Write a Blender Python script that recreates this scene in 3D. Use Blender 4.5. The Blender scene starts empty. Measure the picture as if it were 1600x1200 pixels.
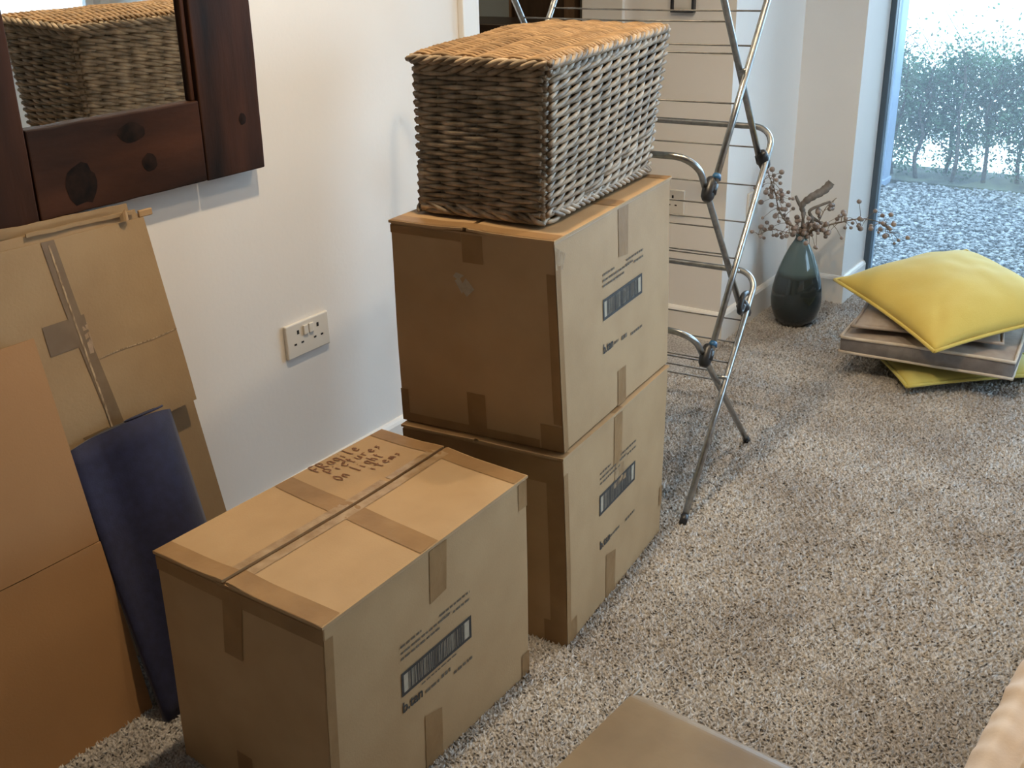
import bpy, bmesh, math, random
import numpy as np
from mathutils import Vector as V, Matrix, noise as mnoise
random.seed(7); rng = np.random.default_rng(7)
sc = bpy.context.scene
COL = sc.collection
PI = math.pi

# ------------------------------------------------------------------ camera
CP = V((-1.2677, -1.8106, 1.3526))
r_ = V((0.5610, -0.8275, -0.0241)); d_ = V((-0.3365, -0.2013, -0.9199)); f_ = V((0.7563, 0.5242, -0.3914))
f_.normalize(); r_ = (r_ - f_*r_.dot(f_)).normalized(); up_ = r_.cross(f_).normalized()
cd = bpy.data.cameras.new('camera'); cam = bpy.data.objects.new('camera', cd); COL.objects.link(cam)
cam.matrix_world = Matrix(((r_.x, up_.x, -f_.x, CP.x), (r_.y, up_.y, -f_.y, CP.y), (r_.z, up_.z, -f_.z, CP.z), (0, 0, 0, 1)))
cd.sensor_width = 36.0; cd.lens = 1664.48/1600*36.0; cd.clip_start = 0.02; cd.clip_end = 200
sc.camera = cam

# ------------------------------------------------------------------ world and exposure
w = bpy.data.worlds.new('overcast_sky'); sc.world = w; w.use_nodes = True
nt = w.node_tree; bg = nt.nodes['Background']
bg.inputs[0].default_value = (0.53, 0.77, 1.0, 1); bg.inputs[1].default_value = 5.2
sc.view_settings.view_transform = 'Standard'; sc.view_settings.look = 'None'
sc.view_settings.gamma = 1; sc.view_settings.use_curve_mapping = False
sc.view_settings.exposure = 0.95
try:
    sc.cycles.max_bounces = 8; sc.cycles.diffuse_bounces = 5; sc.cycles.glossy_bounces = 4
    sc.cycles.transmission_bounces = 6; sc.cycles.transparent_max_bounces = 8
    sc.cycles.sample_clamp_indirect = 4.0; sc.cycles.caustics_reflective = False; sc.cycles.caustics_refractive = False
except Exception: pass
LAMP = [(0.22, -0.78, 44), (1.0, -1.25, 20), (2.1, -1.6, 4), (-1.5, -2.6, 1.0), (0.9, -2.6, 10), (2.1, -2.7, 3), (1.5, 1.6, 26)]  # last entry is an added lamp that brightens the hall
LAMP_COL = (1.0, 0.775, 0.50)

def portal(name, loc, rot, sx, sy):
    l = bpy.data.lights.new(name, 'AREA'); l.shape = 'RECTANGLE'; l.size = sx; l.size_y = sy
    l.cycles.is_portal = True
    o = bpy.data.objects.new(name, l); o.location = loc; o.rotation_euler = rot; COL.objects.link(o)
portal('patio_door_portal', (3.02, -1.92, 1.03), (0, PI/2, 0), 2.1, 2.6)
portal('window_portal', (1.95, -3.74, 1.37), (-PI/2, 0, 0), 1.3, 1.42)

# ------------------------------------------------------------------ helpers
def srgb(r, g, b):
    f = lambda c: (c/255/12.92) if c/255 <= 0.04045 else ((c/255+0.055)/1.055)**2.4
    return (f(r), f(g), f(b), 1)

def mat(name, c1, c2=None, rough=0.7, scale=20, bump=0.0, bscale=None, metal=0.0, stretch=(1, 1, 1), detail=6,
        spec=0.5, rand=0.0, coords='Object', contrast=(0.35, 0.65), coat=0.0, sheen=0.0, trans=0.0, bdist=0.002):
    m = bpy.data.materials.new(name); m.use_nodes = True
    N = m.node_tree.nodes; L = m.node_tree.links; p = N['Principled BSDF']
    p.inputs['Roughness'].default_value = rough; p.inputs['Metallic'].default_value = metal
    p.inputs['Specular IOR Level'].default_value = spec
    p.inputs['Coat Weight'].default_value = coat; p.inputs['Sheen Weight'].default_value = sheen
    p.inputs['Transmission Weight'].default_value = trans
    tc = N.new('ShaderNodeTexCoord'); mp = N.new('ShaderNodeMapping'); mp.inputs['Scale'].default_value = stretch
    L.new(tc.outputs[coords], mp.inputs[0])
    col = None
    if c2 is not None:
        nz = N.new('ShaderNodeTexNoise'); nz.inputs['Scale'].default_value = scale; nz.inputs['Detail'].default_value = detail
        L.new(mp.outputs[0], nz.inputs['Vector'])
        cr = N.new('ShaderNodeValToRGB'); cr.color_ramp.elements[0].position = contrast[0]; cr.color_ramp.elements[1].position = contrast[1]
        cr.color_ramp.elements[0].color = c1; cr.color_ramp.elements[1].color = c2
        L.new(nz.outputs['Fac'], cr.inputs[0]); col = cr.outputs[0]
    else:
        rg = N.new('ShaderNodeRGB'); rg.outputs[0].default_value = c1; col = rg.outputs[0]
    if rand:
        oi = N.new('ShaderNodeObjectInfo'); hs = N.new('ShaderNodeHueSaturation')
        mr = N.new('ShaderNodeMapRange'); mr.inputs['To Min'].default_value = 1-rand; mr.inputs['To Max'].default_value = 1+rand
        L.new(oi.outputs['Random'], mr.inputs[0]); L.new(mr.outputs[0], hs.inputs['Value']); L.new(col, hs.inputs['Color']); col = hs.outputs[0]
    L.new(col, p.inputs['Base Color'])
    if bump:
        nb = N.new('ShaderNodeTexNoise'); nb.inputs['Scale'].default_value = bscale or scale; nb.inputs['Detail'].default_value = 4
        L.new(mp.outputs[0], nb.inputs['Vector'])
        b = N.new('ShaderNodeBump'); b.inputs['Strength'].default_value = bump; b.inputs['Distance'].default_value = bdist
        L.new(nb.outputs['Fac'], b.inputs['Height']); L.new(b.outputs[0], p.inputs['Normal'])
    return m

M = {}
M['wall'] = mat('painted_plaster', (0.80, 0.77, 0.74, 1), (0.83, 0.80, 0.77, 1), 0.75, 3, 0.15, 90)
M['wall_brown'] = mat('low_bounce_brown_wall', (0.10, 0.07, 0.05, 1), (0.12, 0.085, 0.06, 1), 0.85, 3)  # unseen back wall darkened to cut bounce light on the box ends
M['trim'] = mat('white_gloss_paint', (0.80, 0.77, 0.73, 1), (0.83, 0.80, 0.76, 1), 0.35, 4)
M['ceiling'] = mat('ceiling_paint', (0.75, 0.73, 0.70, 1), (0.78, 0.76, 0.72, 1), 0.9, 3)
M['card'] = mat('cardboard', (0.42, 0.268, 0.132, 1), (0.47, 0.308, 0.158, 1), 0.62, 9, 0.12, 260, stretch=(1, 1, 1))
M['card_dark'] = mat('worn_cardboard', (0.31, 0.20, 0.10, 1), (0.37, 0.25, 0.13, 1), 0.7, 7, 0.2, 180)
M['card_orange'] = mat('clean_cardboard', (0.34, 0.18, 0.075, 1), (0.37, 0.20, 0.085, 1), 0.7, 5, 0.12, 240)
M['card_edge'] = mat('cardboard_cut_edge', (0.20, 0.13, 0.07, 1), (0.52, 0.38, 0.23, 1), 0.9, 260, stretch=(1, 1, 0.25))
M['tape'] = mat('brown_parcel_tape', (0.27, 0.155, 0.068, 1), (0.33, 0.195, 0.088, 1), 0.42, 14, 0.35, 35, spec=0.3, bdist=0.003)
M['tape_clear'] = mat('scuffed_tape', (0.30, 0.185, 0.09, 1), (0.42, 0.29, 0.17, 1), 0.28, 40, 0.5, 60, bdist=0.003)
M['tape_dark'] = mat('old_brown_tape', (0.17, 0.112, 0.06, 1), (0.22, 0.15, 0.085, 1), 0.4, 14, 0.35, 35, spec=0.3, bdist=0.003)
M['ink'] = mat('black_print_ink', (0.03, 0.026, 0.022, 1), (0.05, 0.045, 0.04, 1), 0.7, 200)
M['ink_soft'] = mat('faded_print_ink', (0.10, 0.075, 0.05, 1), (0.17, 0.13, 0.09, 1), 0.8, 300)
M['ink_white'] = mat('bare_label_margin', (0.42, 0.36, 0.27, 1), (0.48, 0.41, 0.31, 1), 0.8, 100)
M['marker'] = mat('brown_marker_ink', (0.17, 0.07, 0.03, 1), (0.24, 0.105, 0.045, 1), 0.7, 120)
M['wood'] = mat('dark_reclaimed_wood', (0.010, 0.005, 0.003, 1), (0.075, 0.027, 0.012, 1), 0.6, 2.2, 0.25, 30, stretch=(1, 4, 4), contrast=(0.36, 0.70), spec=0.18)
M['wood_v'] = mat('dark_reclaimed_wood_upright', (0.010, 0.005, 0.003, 1), (0.075, 0.027, 0.012, 1), 0.6, 2.2, 0.25, 30, stretch=(5, 4, 0.8), contrast=(0.36, 0.70), spec=0.18)
M['wood_knot'] = mat('burnt_knot', (0.005, 0.003, 0.002, 1), (0.022, 0.010, 0.006, 1), 0.7, 40, spec=0.15)
M['wicker'] = mat('grey_willow', (0.17, 0.125, 0.082, 1), (0.47, 0.36, 0.245, 1), 0.55, 34, 0.3, 150, rand=0.32, contrast=(0.32, 0.68))
M['wicker_lid'] = mat('warm_lit_willow', (0.26, 0.155, 0.075, 1), (0.47, 0.31, 0.165, 1), 0.55, 30, 0.3, 150, rand=0.25, contrast=(0.3, 0.7))  # lid colour carries the orange of the warm light falling on it
M['steel'] = mat('brushed_steel_tube', (0.30, 0.30, 0.30, 1), (0.42, 0.42, 0.41, 1), 0.30, 60, metal=1.0)
M['wire'] = mat('grey_coated_wire', (0.16, 0.155, 0.15, 1), (0.24, 0.235, 0.225, 1), 0.35, 60, metal=0.6)
M['black'] = mat('black_plastic', (0.015, 0.016, 0.02, 1), (0.03, 0.032, 0.038, 1), 0.35, 40)
M['blue_tip'] = mat('blue_plastic', (0.02, 0.09, 0.20, 1), (0.03, 0.12, 0.26, 1), 0.35, 40)
M['navy'] = mat('navy_mat_fabric', (0.009, 0.011, 0.042, 1), (0.013, 0.016, 0.058, 1), 0.8, 60, 0.2, 300, sheen=0.15)
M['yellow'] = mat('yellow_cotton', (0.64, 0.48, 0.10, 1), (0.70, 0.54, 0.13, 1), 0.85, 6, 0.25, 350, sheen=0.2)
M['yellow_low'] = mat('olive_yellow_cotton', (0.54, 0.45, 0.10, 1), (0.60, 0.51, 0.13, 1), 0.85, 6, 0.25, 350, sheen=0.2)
M['taupe'] = mat('taupe_linen', (0.33, 0.27, 0.23, 1), (0.40, 0.335, 0.285, 1), 0.9, 30, 0.25, 300)
M['grey_fab'] = mat('grey_linen', (0.17, 0.15, 0.145, 1), (0.22, 0.20, 0.19, 1), 0.9, 30, 0.25, 300)
M['piping'] = mat('cream_piping', (0.55, 0.47, 0.38, 1), (0.62, 0.54, 0.45, 1), 0.85, 40)
M['leather'] = mat('taupe_suede', (0.18, 0.122, 0.064, 1), (0.27, 0.195, 0.11, 1), 0.42, 9, 0.3, 40, contrast=(0.3, 0.7))
M['cream'] = mat('cream_quilted_cotton', (0.62, 0.50, 0.40, 1), (0.68, 0.56, 0.455, 1), 0.85, 12, 0.15, 200, sheen=0.2)
M['white_plastic'] = mat('white_plastic', (0.70, 0.66, 0.60, 1), (0.72, 0.68, 0.62, 1), 0.3, 5)
M['hole'] = mat('dark_slot', (0.01, 0.008, 0.007, 1), (0.015, 0.012, 0.01, 1), 0.8, 10)
M['frame_dark'] = mat('anthracite_frame', (0.07, 0.10, 0.13, 1), (0.085, 0.115, 0.145, 1), 0.45, 8)
M['post'] = mat('grey_blue_render', (0.15, 0.20, 0.28, 1), (0.17, 0.225, 0.31, 1), 0.8, 8)
M['pebble'] = mat('grey_pebble', (0.016, 0.018, 0.021, 1), (0.21, 0.215, 0.215, 1), 0.75, 40, contrast=(0.42, 0.62))
M['gravel_bed'] = mat('gravel_bed', (0.05, 0.055, 0.06, 1), (0.15, 0.16, 0.17, 1), 0.9, 60)
M['soil'] = mat('hedge_soil', (0.012, 0.014, 0.010, 1), (0.045, 0.055, 0.028, 1), 0.95, 10)
M['drive'] = mat('pale_driveway', (0.74, 0.74, 0.72, 1), (0.80, 0.80, 0.78, 1), 0.9, 3)
M['stem'] = mat('dried_twig', (0.13, 0.09, 0.06, 1), (0.24, 0.17, 0.115, 1), 0.8, 60)
M['bark'] = mat('dark_bark', (0.03, 0.025, 0.02, 1), (0.06, 0.05, 0.04, 1), 0.9, 30)
M['berry'] = mat('dried_berry', (0.15, 0.105, 0.085, 1), (0.34, 0.27, 0.23, 1), 0.35, 90, rand=0.3)
M['drift'] = mat('grey_driftwood', (0.13, 0.115, 0.10, 1), (0.24, 0.21, 0.19, 1), 0.85, 40, 0.3, 90)
M['cab'] = mat('dark_walnut', (0.018, 0.010, 0.006, 1), (0.035, 0.020, 0.012, 1), 0.4, 6, stretch=(1, 1, 6))
M['door_wood'] = mat('brown_door_wood', (0.045, 0.026, 0.015, 1), (0.07, 0.042, 0.025, 1), 0.45, 5, stretch=(6, 6, 1))
M['archi'] = mat('oak_architrave', (0.16, 0.095, 0.055, 1), (0.20, 0.125, 0.075, 1), 0.5, 8, stretch=(6, 6, 1))
M['hall_blue'] = mat('blue_grey_paint', (0.26, 0.31, 0.34, 1), (0.29, 0.34, 0.37, 1), 0.8, 3)
M['hall_grey'] = mat('grey_paint', (0.24, 0.24, 0.22, 1), (0.26, 0.26, 0.24, 1), 0.8, 3)
M['steel_lamp'] = mat('white_lamp_ring', (0.75, 0.75, 0.73, 1), None, 0.3)
M['paper'] = mat('white_card_mount', (0.72, 0.70, 0.66, 1), (0.75, 0.73, 0.69, 1), 0.9, 10)

def carpet_mat(name, dark, lite):
    m = bpy.data.materials.new(name); m.use_nodes = True
    N = m.node_tree.nodes; L = m.node_tree.links; p = N['Principled BSDF']; p.inputs['Roughness'].default_value = 0.95
    p.inputs['Specular IOR Level'].default_value = 0.1; p.inputs['Sheen Weight'].default_value = 0.15
    tc = N.new('ShaderNodeTexCoord')
    n1 = N.new('ShaderNodeTexNoise'); n1.inputs['Scale'].default_value = 150; n1.inputs['Detail'].default_value = 4
    n2 = N.new('ShaderNodeTexNoise'); n2.inputs['Scale'].default_value = 4.0; n2.inputs['Detail'].default_value = 5
    for n in (n1, n2): L.new(tc.outputs['Object'], n.inputs['Vector'])
    cr = N.new('ShaderNodeValToRGB'); e = cr.color_ramp.elements; e[0].position = 0.30; e[0].color = dark; e[1].position = 0.68; e[1].color = lite
    L.new(n1.outputs['Fac'], cr.inputs[0])
    mx = N.new('ShaderNodeMix'); mx.data_type = 'RGBA'; mx.blend_type = 'MULTIPLY'; mx.inputs[0].default_value = 1
    c2 = N.new('ShaderNodeValToRGB'); e = c2.color_ramp.elements; e[0].position = 0.36; e[0].color = (0.74, 0.72, 0.71, 1); e[1].position = 0.62; e[1].color = (1, 1, 1, 1)
    L.new(n2.outputs['Fac'], c2.inputs[0]); L.new(cr.outputs[0], mx.inputs[6]); L.new(c2.outputs[0], mx.inputs[7])
    L.new(mx.outputs[2], p.inputs['Base Color'])
    return m
M['carpet'] = carpet_mat('grey_beige_carpet', (0.21, 0.195, 0.18, 1), (0.66, 0.63, 0.60, 1))

def glass_mat():
    m = bpy.data.materials.new('haze_veiled_window_glass'); m.use_nodes = True
    N = m.node_tree.nodes; L = m.node_tree.links; N.remove(N['Principled BSDF']); out = N['Material Output']
    tr = N.new('ShaderNodeBsdfTransparent'); tr.inputs[0].default_value = (0.97, 0.985, 0.99, 1)
    gl = N.new('ShaderNodeBsdfGlossy'); gl.inputs['Roughness'].default_value = 0.02
    fr = N.new('ShaderNodeFresnel'); fr.inputs[0].default_value = 1.45
    tl = N.new('ShaderNodeBsdfTranslucent'); tl.inputs[0].default_value = (0.9, 0.95, 1, 1)  # translucent share puts the outdoor haze into the pane as a veil
    a = N.new('ShaderNodeMixShader'); a.inputs[0].default_value = 0.045
    L.new(tr.outputs[0], a.inputs[1]); L.new(tl.outputs[0], a.inputs[2])
    b = N.new('ShaderNodeMixShader'); L.new(fr.outputs[0], b.inputs[0]); L.new(a.outputs[0], b.inputs[1]); L.new(gl.outputs[0], b.inputs[2])
    L.new(b.outputs[0], out.inputs[0]); return m
M['glass'] = glass_mat()
def mirror_mat():
    m = bpy.data.materials.new('silvered_mirror'); m.use_nodes = True
    p = m.node_tree.nodes['Principled BSDF']; p.inputs['Metallic'].default_value = 1; p.inputs['Roughness'].default_value = 0.01
    p.inputs['Base Color'].default_value = (0.86, 0.88, 0.87, 1); return m
M['mirror'] = mirror_mat()
def vase_mat():
    m = bpy.data.materials.new('teal_recycled_glass'); m.use_nodes = True
    N = m.node_tree.nodes; L = m.node_tree.links; p = N['Principled BSDF']; p.inputs['Roughness'].default_value = 0.06
    p.inputs['IOR'].default_value = 1.5; p.inputs['Transmission Weight'].default_value = 0.35
    tc = N.new('ShaderNodeTexCoord'); sx = N.new('ShaderNodeSeparateXYZ'); L.new(tc.outputs['Object'], sx.inputs[0])
    nz = N.new('ShaderNodeTexNoise'); nz.inputs['Scale'].default_value = 18; L.new(tc.outputs['Object'], nz.inputs['Vector'])
    cr = N.new('ShaderNodeValToRGB'); e = cr.color_ramp.elements
    e[0].position = 0.0; e[0].color = (0.028, 0.040, 0.046, 1); e[1].position = 0.33; e[1].color = (0.19, 0.26, 0.26, 1)
    x = cr.color_ramp.elements.new(0.195); x.color = (0.055, 0.072, 0.076, 1); x = cr.color_ramp.elements.new(0.212); x.color = (0.14, 0.20, 0.20, 1)
    ad = N.new('ShaderNodeMath'); ad.operation = 'MULTIPLY_ADD'; ad.inputs[1].default_value = 0.01
    L.new(nz.outputs['Fac'], ad.inputs[0]); L.new(sx.outputs['Z'], ad.inputs[2]); L.new(ad.outputs[0], cr.inputs[0])
    L.new(cr.outputs[0], p.inputs['Base Color']); return m
M['vase'] = vase_mat()
def leaf_mat():
    m = bpy.data.materials.new('hedge_leaf'); m.use_nodes = True
    N = m.node_tree.nodes; L = m.node_tree.links; p = N['Principled BSDF']; out = N['Material Output']
    p.inputs['Roughness'].default_value = 0.5
    tc = N.new('ShaderNodeTexCoord'); nz = N.new('ShaderNodeTexNoise'); nz.inputs['Scale'].default_value = 9
    L.new(tc.outputs['Object'], nz.inputs['Vector'])
    cr = N.new('ShaderNodeValToRGB'); e = cr.color_ramp.elements; e[0].position = 0.35; e[0].color = (0.02, 0.04, 0.022, 1); e[1].position = 0.65; e[1].color = (0.09, 0.17, 0.085, 1)
    L.new(nz.outputs['Fac'], cr.inputs[0]); L.new(cr.outputs[0], p.inputs['Base Color'])
    tl = N.new('ShaderNodeBsdfTranslucent'); L.new(cr.outputs[0], tl.inputs[0])
    mx = N.new('ShaderNodeMixShader'); mx.inputs[0].default_value = 0.4
    L.new(p.outputs[0], mx.inputs[1]); L.new(tl.outputs[0], mx.inputs[2]); L.new(mx.outputs[0], out.inputs[0]); return m
M['leaf'] = leaf_mat()

class MB:
    def __init__(s): s.v = []; s.f = []
    def add(s, vs, fs):
        o = len(s.v); s.v += [tuple(p) for p in vs]; s.f += [tuple(o+i for i in q) for q in fs]; return s
    def hexa(s, b, t):
        # b, t: four points each, counter-clockwise seen from above
        return s.add(list(b)+list(t), [(3, 2, 1, 0), (4, 5, 6, 7), (0, 1, 5, 4), (1, 2, 6, 5), (2, 3, 7, 6), (3, 0, 4, 7)])
    def box(s, a, b):
        (x0, y0, z0), (x1, y1, z1) = a, b
        x0, x1 = min(x0, x1), max(x0, x1); y0, y1 = min(y0, y1), max(y0, y1); z0, z1 = min(z0, z1), max(z0, z1)
        return s.hexa([(x0, y0, z0), (x1, y0, z0), (x1, y1, z0), (x0, y1, z0)], [(x0, y0, z1), (x1, y0, z1), (x1, y1, z1), (x0, y1, z1)])
    def tube(s, path, rad, n=8, cap=True):
        path = [V(p) for p in path]; m = len(path)
        if not hasattr(rad, '__len__'): rad = [rad]*m
        o = len(s.v); prev = None
        for i, p in enumerate(path):
            t = (path[min(i+1, m-1)] - path[max(i-1, 0)])
            t = t.normalized() if t.length > 1e-9 else V((0, 0, 1))
            if prev is None:
                a = t.orthogonal().normalized()
            else:
                a = prev - t*prev.dot(t); a = a.normalized() if a.length > 1e-6 else t.orthogonal().normalized()
            prev = a; b = t.cross(a)
            for k in range(n):
                q = 2*PI*k/n; s.v.append(tuple(p + (a*math.cos(q)+b*math.sin(q))*rad[i]))
        for i in range(m-1):
            for k in range(n):
                k2 = (k+1) % n; s.f.append((o+i*n+k, o+i*n+k2, o+(i+1)*n+k2, o+(i+1)*n+k))
        if cap:
            s.f.append(tuple(o+k for k in reversed(range(n)))); s.f.append(tuple(o+(m-1)*n+k for k in range(n)))
        return s
    def grid(s, fn, nu, nv, closed=False):
        o = len(s.v)
        for i in range(nu+1):
            for j in range(nv+1): s.v.append(tuple(fn(i/nu, j/nv)))
        for i in range(nu):
            for j in range(nv):
                a = o+i*(nv+1)+j; s.f.append((a, a+nv+1, a+nv+2, a+1))
        return s
    def lathe(s, prof, n=32, c=(0, 0, 0)):
        o = len(s.v)
        for r, z in prof:
            for k in range(n):
                q = 2*PI*k/n; s.v.append((c[0]+r*math.cos(q), c[1]+r*math.sin(q), c[2]+z))
        for i in range(len(prof)-1):
            for k in range(n):
                k2 = (k+1) % n; s.f.append((o+i*n+k, o+i*n+k2, o+(i+1)*n+k2, o+(i+1)*n+k))
        return s
    def build(s, name, m, parent=None, smooth=False, bevel=0, kind=None, label=None, seg=2, merge=False, solid=0):
        me = bpy.data.meshes.new(name); me.from_pydata(s.v, [], s.f); me.update()
        if merge:
            bm = bmesh.new(); bm.from_mesh(me); bmesh.ops.remove_doubles(bm, verts=bm.verts, dist=1e-5)
            bmesh.ops.recalc_face_normals(bm, faces=bm.faces); bm.to_mesh(me); bm.free()
        me.materials.append(M[m] if isinstance(m, str) else m)
        if smooth: me.shade_smooth()
        o = bpy.data.objects.new(name, me); COL.objects.link(o)
        if parent: o.parent = parent
        if bevel:
            b = o.modifiers.new('bevel', 'BEVEL'); b.width = bevel; b.segments = seg; b.limit_method = 'ANGLE'; b.angle_limit = math.radians(35)
            me.shade_smooth() if smooth else None
        if solid:
            b = o.modifiers.new('thickness', 'SOLIDIFY'); b.thickness = solid; b.offset = -1
        if kind: o['kind'] = kind
        if label: o['label'] = label
        return o

def thing(name, label, cat, loc=(0, 0, 0), group=None):
    o = bpy.data.objects.new(name, None); o.empty_display_size = 0.05; COL.objects.link(o); o['label'] = label; o['category'] = cat
    if group: o['group'] = group
    o.location = loc
    # parts are authored in world space: keep them there under a moved root
    return o
def settle(root):
    inv = Matrix.Translation(-root.location)
    for ch in root.children:
        ch.matrix_parent_inverse = inv
def struct(name, mb, m, parent=None, **k): return mb.build(name, m, parent, kind='structure', **k) if parent is None else mb.build(name, m, parent, **k)
def box_mb(a, b): return MB().box(a, b)
def lerp(a, b, t): return V(a)*(1-t)+V(b)*t
def bil(P, u, v):   # P: 00 10 11 01
    return lerp(lerp(P[0], P[1], u), lerp(P[3], P[2], u), v)
def catmull(pts, n=6):
    pts = [V(p) for p in pts]; out = []
    for i in range(len(pts)-1):
        p0 = pts[max(i-1, 0)]; p1 = pts[i]; p2 = pts[i+1]; p3 = pts[min(i+2, len(pts)-1)]
        for k in range(n):
            t = k/n; out.append(0.5*((2*p1)+(p2-p0)*t+(2*p0-5*p1+4*p2-p3)*t*t+(3*p1-p0-3*p2+p3)*t**3))
    return out+[pts[-1]]

# ------------------------------------------------------------------ the setting
CE = 2.4
struct('floor', box_mb((-3.2, -3.6, -0.06), (3.0, 3.2, 0.0)), 'carpet')
# carpet pile: short tufts over the floor area in view
def carpet_pile():
    xs = []
    reg = [(-0.62, 0.6, -1.75, -0.01, 0.0062), (-1.4, -0.62, -1.75, -0.01, 0.011), (-1.4, 0.6, -2.9, -1.75, 0.012), (0.6, 1.7, -1.9, -0.01, 0.0078), (0.6, 1.7, -2.9, -1.9, 0.012), (1.7, 2.88, -2.9, -0.42, 0.0105)]
    P = []
    for x0, x1, y0, y1, d in reg:
        gx, gy = np.meshgrid(np.arange(x0, x1, d), np.arange(y0, y1, d)); p = np.stack([gx.ravel(), gy.ravel()], 1)
        p += rng.uniform(-d*0.5, d*0.5, p.shape); P.append(np.c_[p, np.full(len(p), d)])
    P = np.concatenate(P); n = len(P)
    d = P[:, 2]; h = 0.0055+rng.uniform(0, 0.004, n)
    ang = rng.uniform(0, 2*PI, n); tilt = rng.normal(0, 0.55, (n, 2))*h[:, None]
    vs = np.zeros((n, 4, 3))
    for k in range(3):
        a = ang+2*PI*k/3; vs[:, k, 0] = P[:, 0]+np.cos(a)*d*0.62; vs[:, k, 1] = P[:, 1]+np.sin(a)*d*0.62; vs[:, k, 2] = 0.0003
    vs[:, 3, :2] = P[:, :2]+tilt; vs[:, 3, 2] = h
    base = (np.arange(n)*4)[:, None]
    f = np.concatenate([base+np.array([[0, 1, 3]]), base+np.array([[1, 2, 3]]), base+np.array([[2, 0, 3]])], 1).reshape(-1, 3)
    me = bpy.data.meshes.new('carpet_pile')
    me.vertices.add(n*4); me.vertices.foreach_set('co', vs.reshape(-1)); me.loops.add(len(f)*3); me.loops.foreach_set('vertex_index', f.reshape(-1).astype(np.int32))
    me.polygons.add(len(f)); me.polygons.foreach_set('loop_start', (np.arange(len(f))*3).astype(np.int32)); me.polygons.foreach_set('loop_total', np.full(len(f), 3, np.int32))
    me.update(); me.validate(); me.materials.append(M['carpet'])
    o = bpy.data.objects.new('carpet_pile', me); COL.objects.link(o); o['kind'] = 'stuff'; o.parent = bpy.data.objects['floor']
carpet_pile()
struct('ceiling', box_mb((-3.2, -3.8, CE), (3.3, 3.2, CE+0.1)), 'ceiling')
wl = MB().box((-3.2, 0, 0), (1.197, 0.11, CE)); wl.box((1.197, 0, 2.06), (2.04, 0.11, CE))
struct('wall_left', wl, 'wall')
struct('wall_column', box_mb((2.04, -0.41, 0), (2.66, 0.11, CE)), 'wall')
wf = MB().box((2.66, -0.634, 0), (2.98, 3.2, CE)); wf.box((2.66, -3.8, 0), (2.98, -3.2, CE)); wf.box((2.66, -3.2, 2.12), (2.98, -0.634, CE))
struct('wall_far', wf, 'wall')
wr = MB().box((-3.2, -3.8, 0), (2.66, -3.6, 0.66)); wr.box((-3.2, -3.8, 2.08), (2.66, -3.6, CE)); wr.box((-3.2, -3.8, 0.66), (1.3, -3.6, 2.08)); wr.box((2.6, -3.8, 0.66), (2.66, -3.6, 2.08))
struct('wall_right', wr, 'wall')
struct('wall_back', box_mb((-3.3, -3.8, 0), (-3.2, 3.2, CE)), 'wall_brown')
struct('wall_hall', box_mb((-3.2, 3.1, 0), (2.66, 3.2, CE)), 'hall_blue')
def skirt(name, x0, y0, x1, y1, side, h=0.1075, t=0.016):
    # profile swept along a horizontal line; side = outward normal
    prof = [(0, 0), (t, 0), (t, h-0.014), (t*0.75, h-0.006), (t*0.35, h), (0, h)]
    mb = MB(); n = len(prof)
    vs = [(x0+side[0]*a, y0+side[1]*a, z) for a, z in prof]+[(x1+side[0]*a, y1+side[1]*a, z) for a, z in prof]
    mb.add(vs, [(i, (i+1) % n, n+(i+1) % n, n+i) for i in range(n)]+[tuple(reversed(range(n))), tuple(range(n, 2*n))])
    return struct(name, mb, 'trim', merge=True)
skirt('baseboard_left', -3.2, 0, 1.13, 0, (0, -1))
skirt('baseboard_column', 2.04, -0.426, 2.04, 0.0, (-1, 0))
skirt('baseboard_alcove', 2.04, -0.41, 2.66, -0.41, (0, -1))
skirt('baseboard_far', 2.66, -0.65, 2.66, -0.41, (-1, 0))
skirt('baseboard_reveal', 2.66, -0.634, 2.915, -0.634, (0, -1))
skirt('baseboard_right', -3.2, -3.6, 2.66, -3.6, (0, 1))
# doorway to the hall: white lining and architrave
struct('trim_1', box_mb((1.135, -0.018, 0), (1.197, 0.0, 2.1)), 'trim', bevel=0.003)
struct('trim_2', MB().box((1.197, -0.016, 0), (1.212, 0.125, 2.06)).box((2.02, -0.016, 0), (2.04, 0.14, 2.06)).box((1.197, -0.016, 2.045), (2.04, 0.14, 2.06)), 'trim', bevel=0.002)
# hall beyond the doorway
struct('wall_hall_end', box_mb((2.6, 0.11, 0), (2.66, 3.1, CE)), 'hall_blue')
struct('door_1', box_mb((2.555, 0.54, 0.0), (2.595, 0.78, 2.0)), 'door_wood', bevel=0.003)
struct('trim_3', MB().box((2.545, 0.485, 0), (2.598, 0.535, 2.06)).box((2.545, 0.785, 0), (2.598, 0.80, 2.06)).box((2.545, 0.485, 2.005), (2.598, 0.80, 2.06)), 'archi', bevel=0.003)
struct('trim_4', box_mb((2.57, 0.115, 0), (2.599, 0.475, 2.4)), 'hall_grey')

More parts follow.
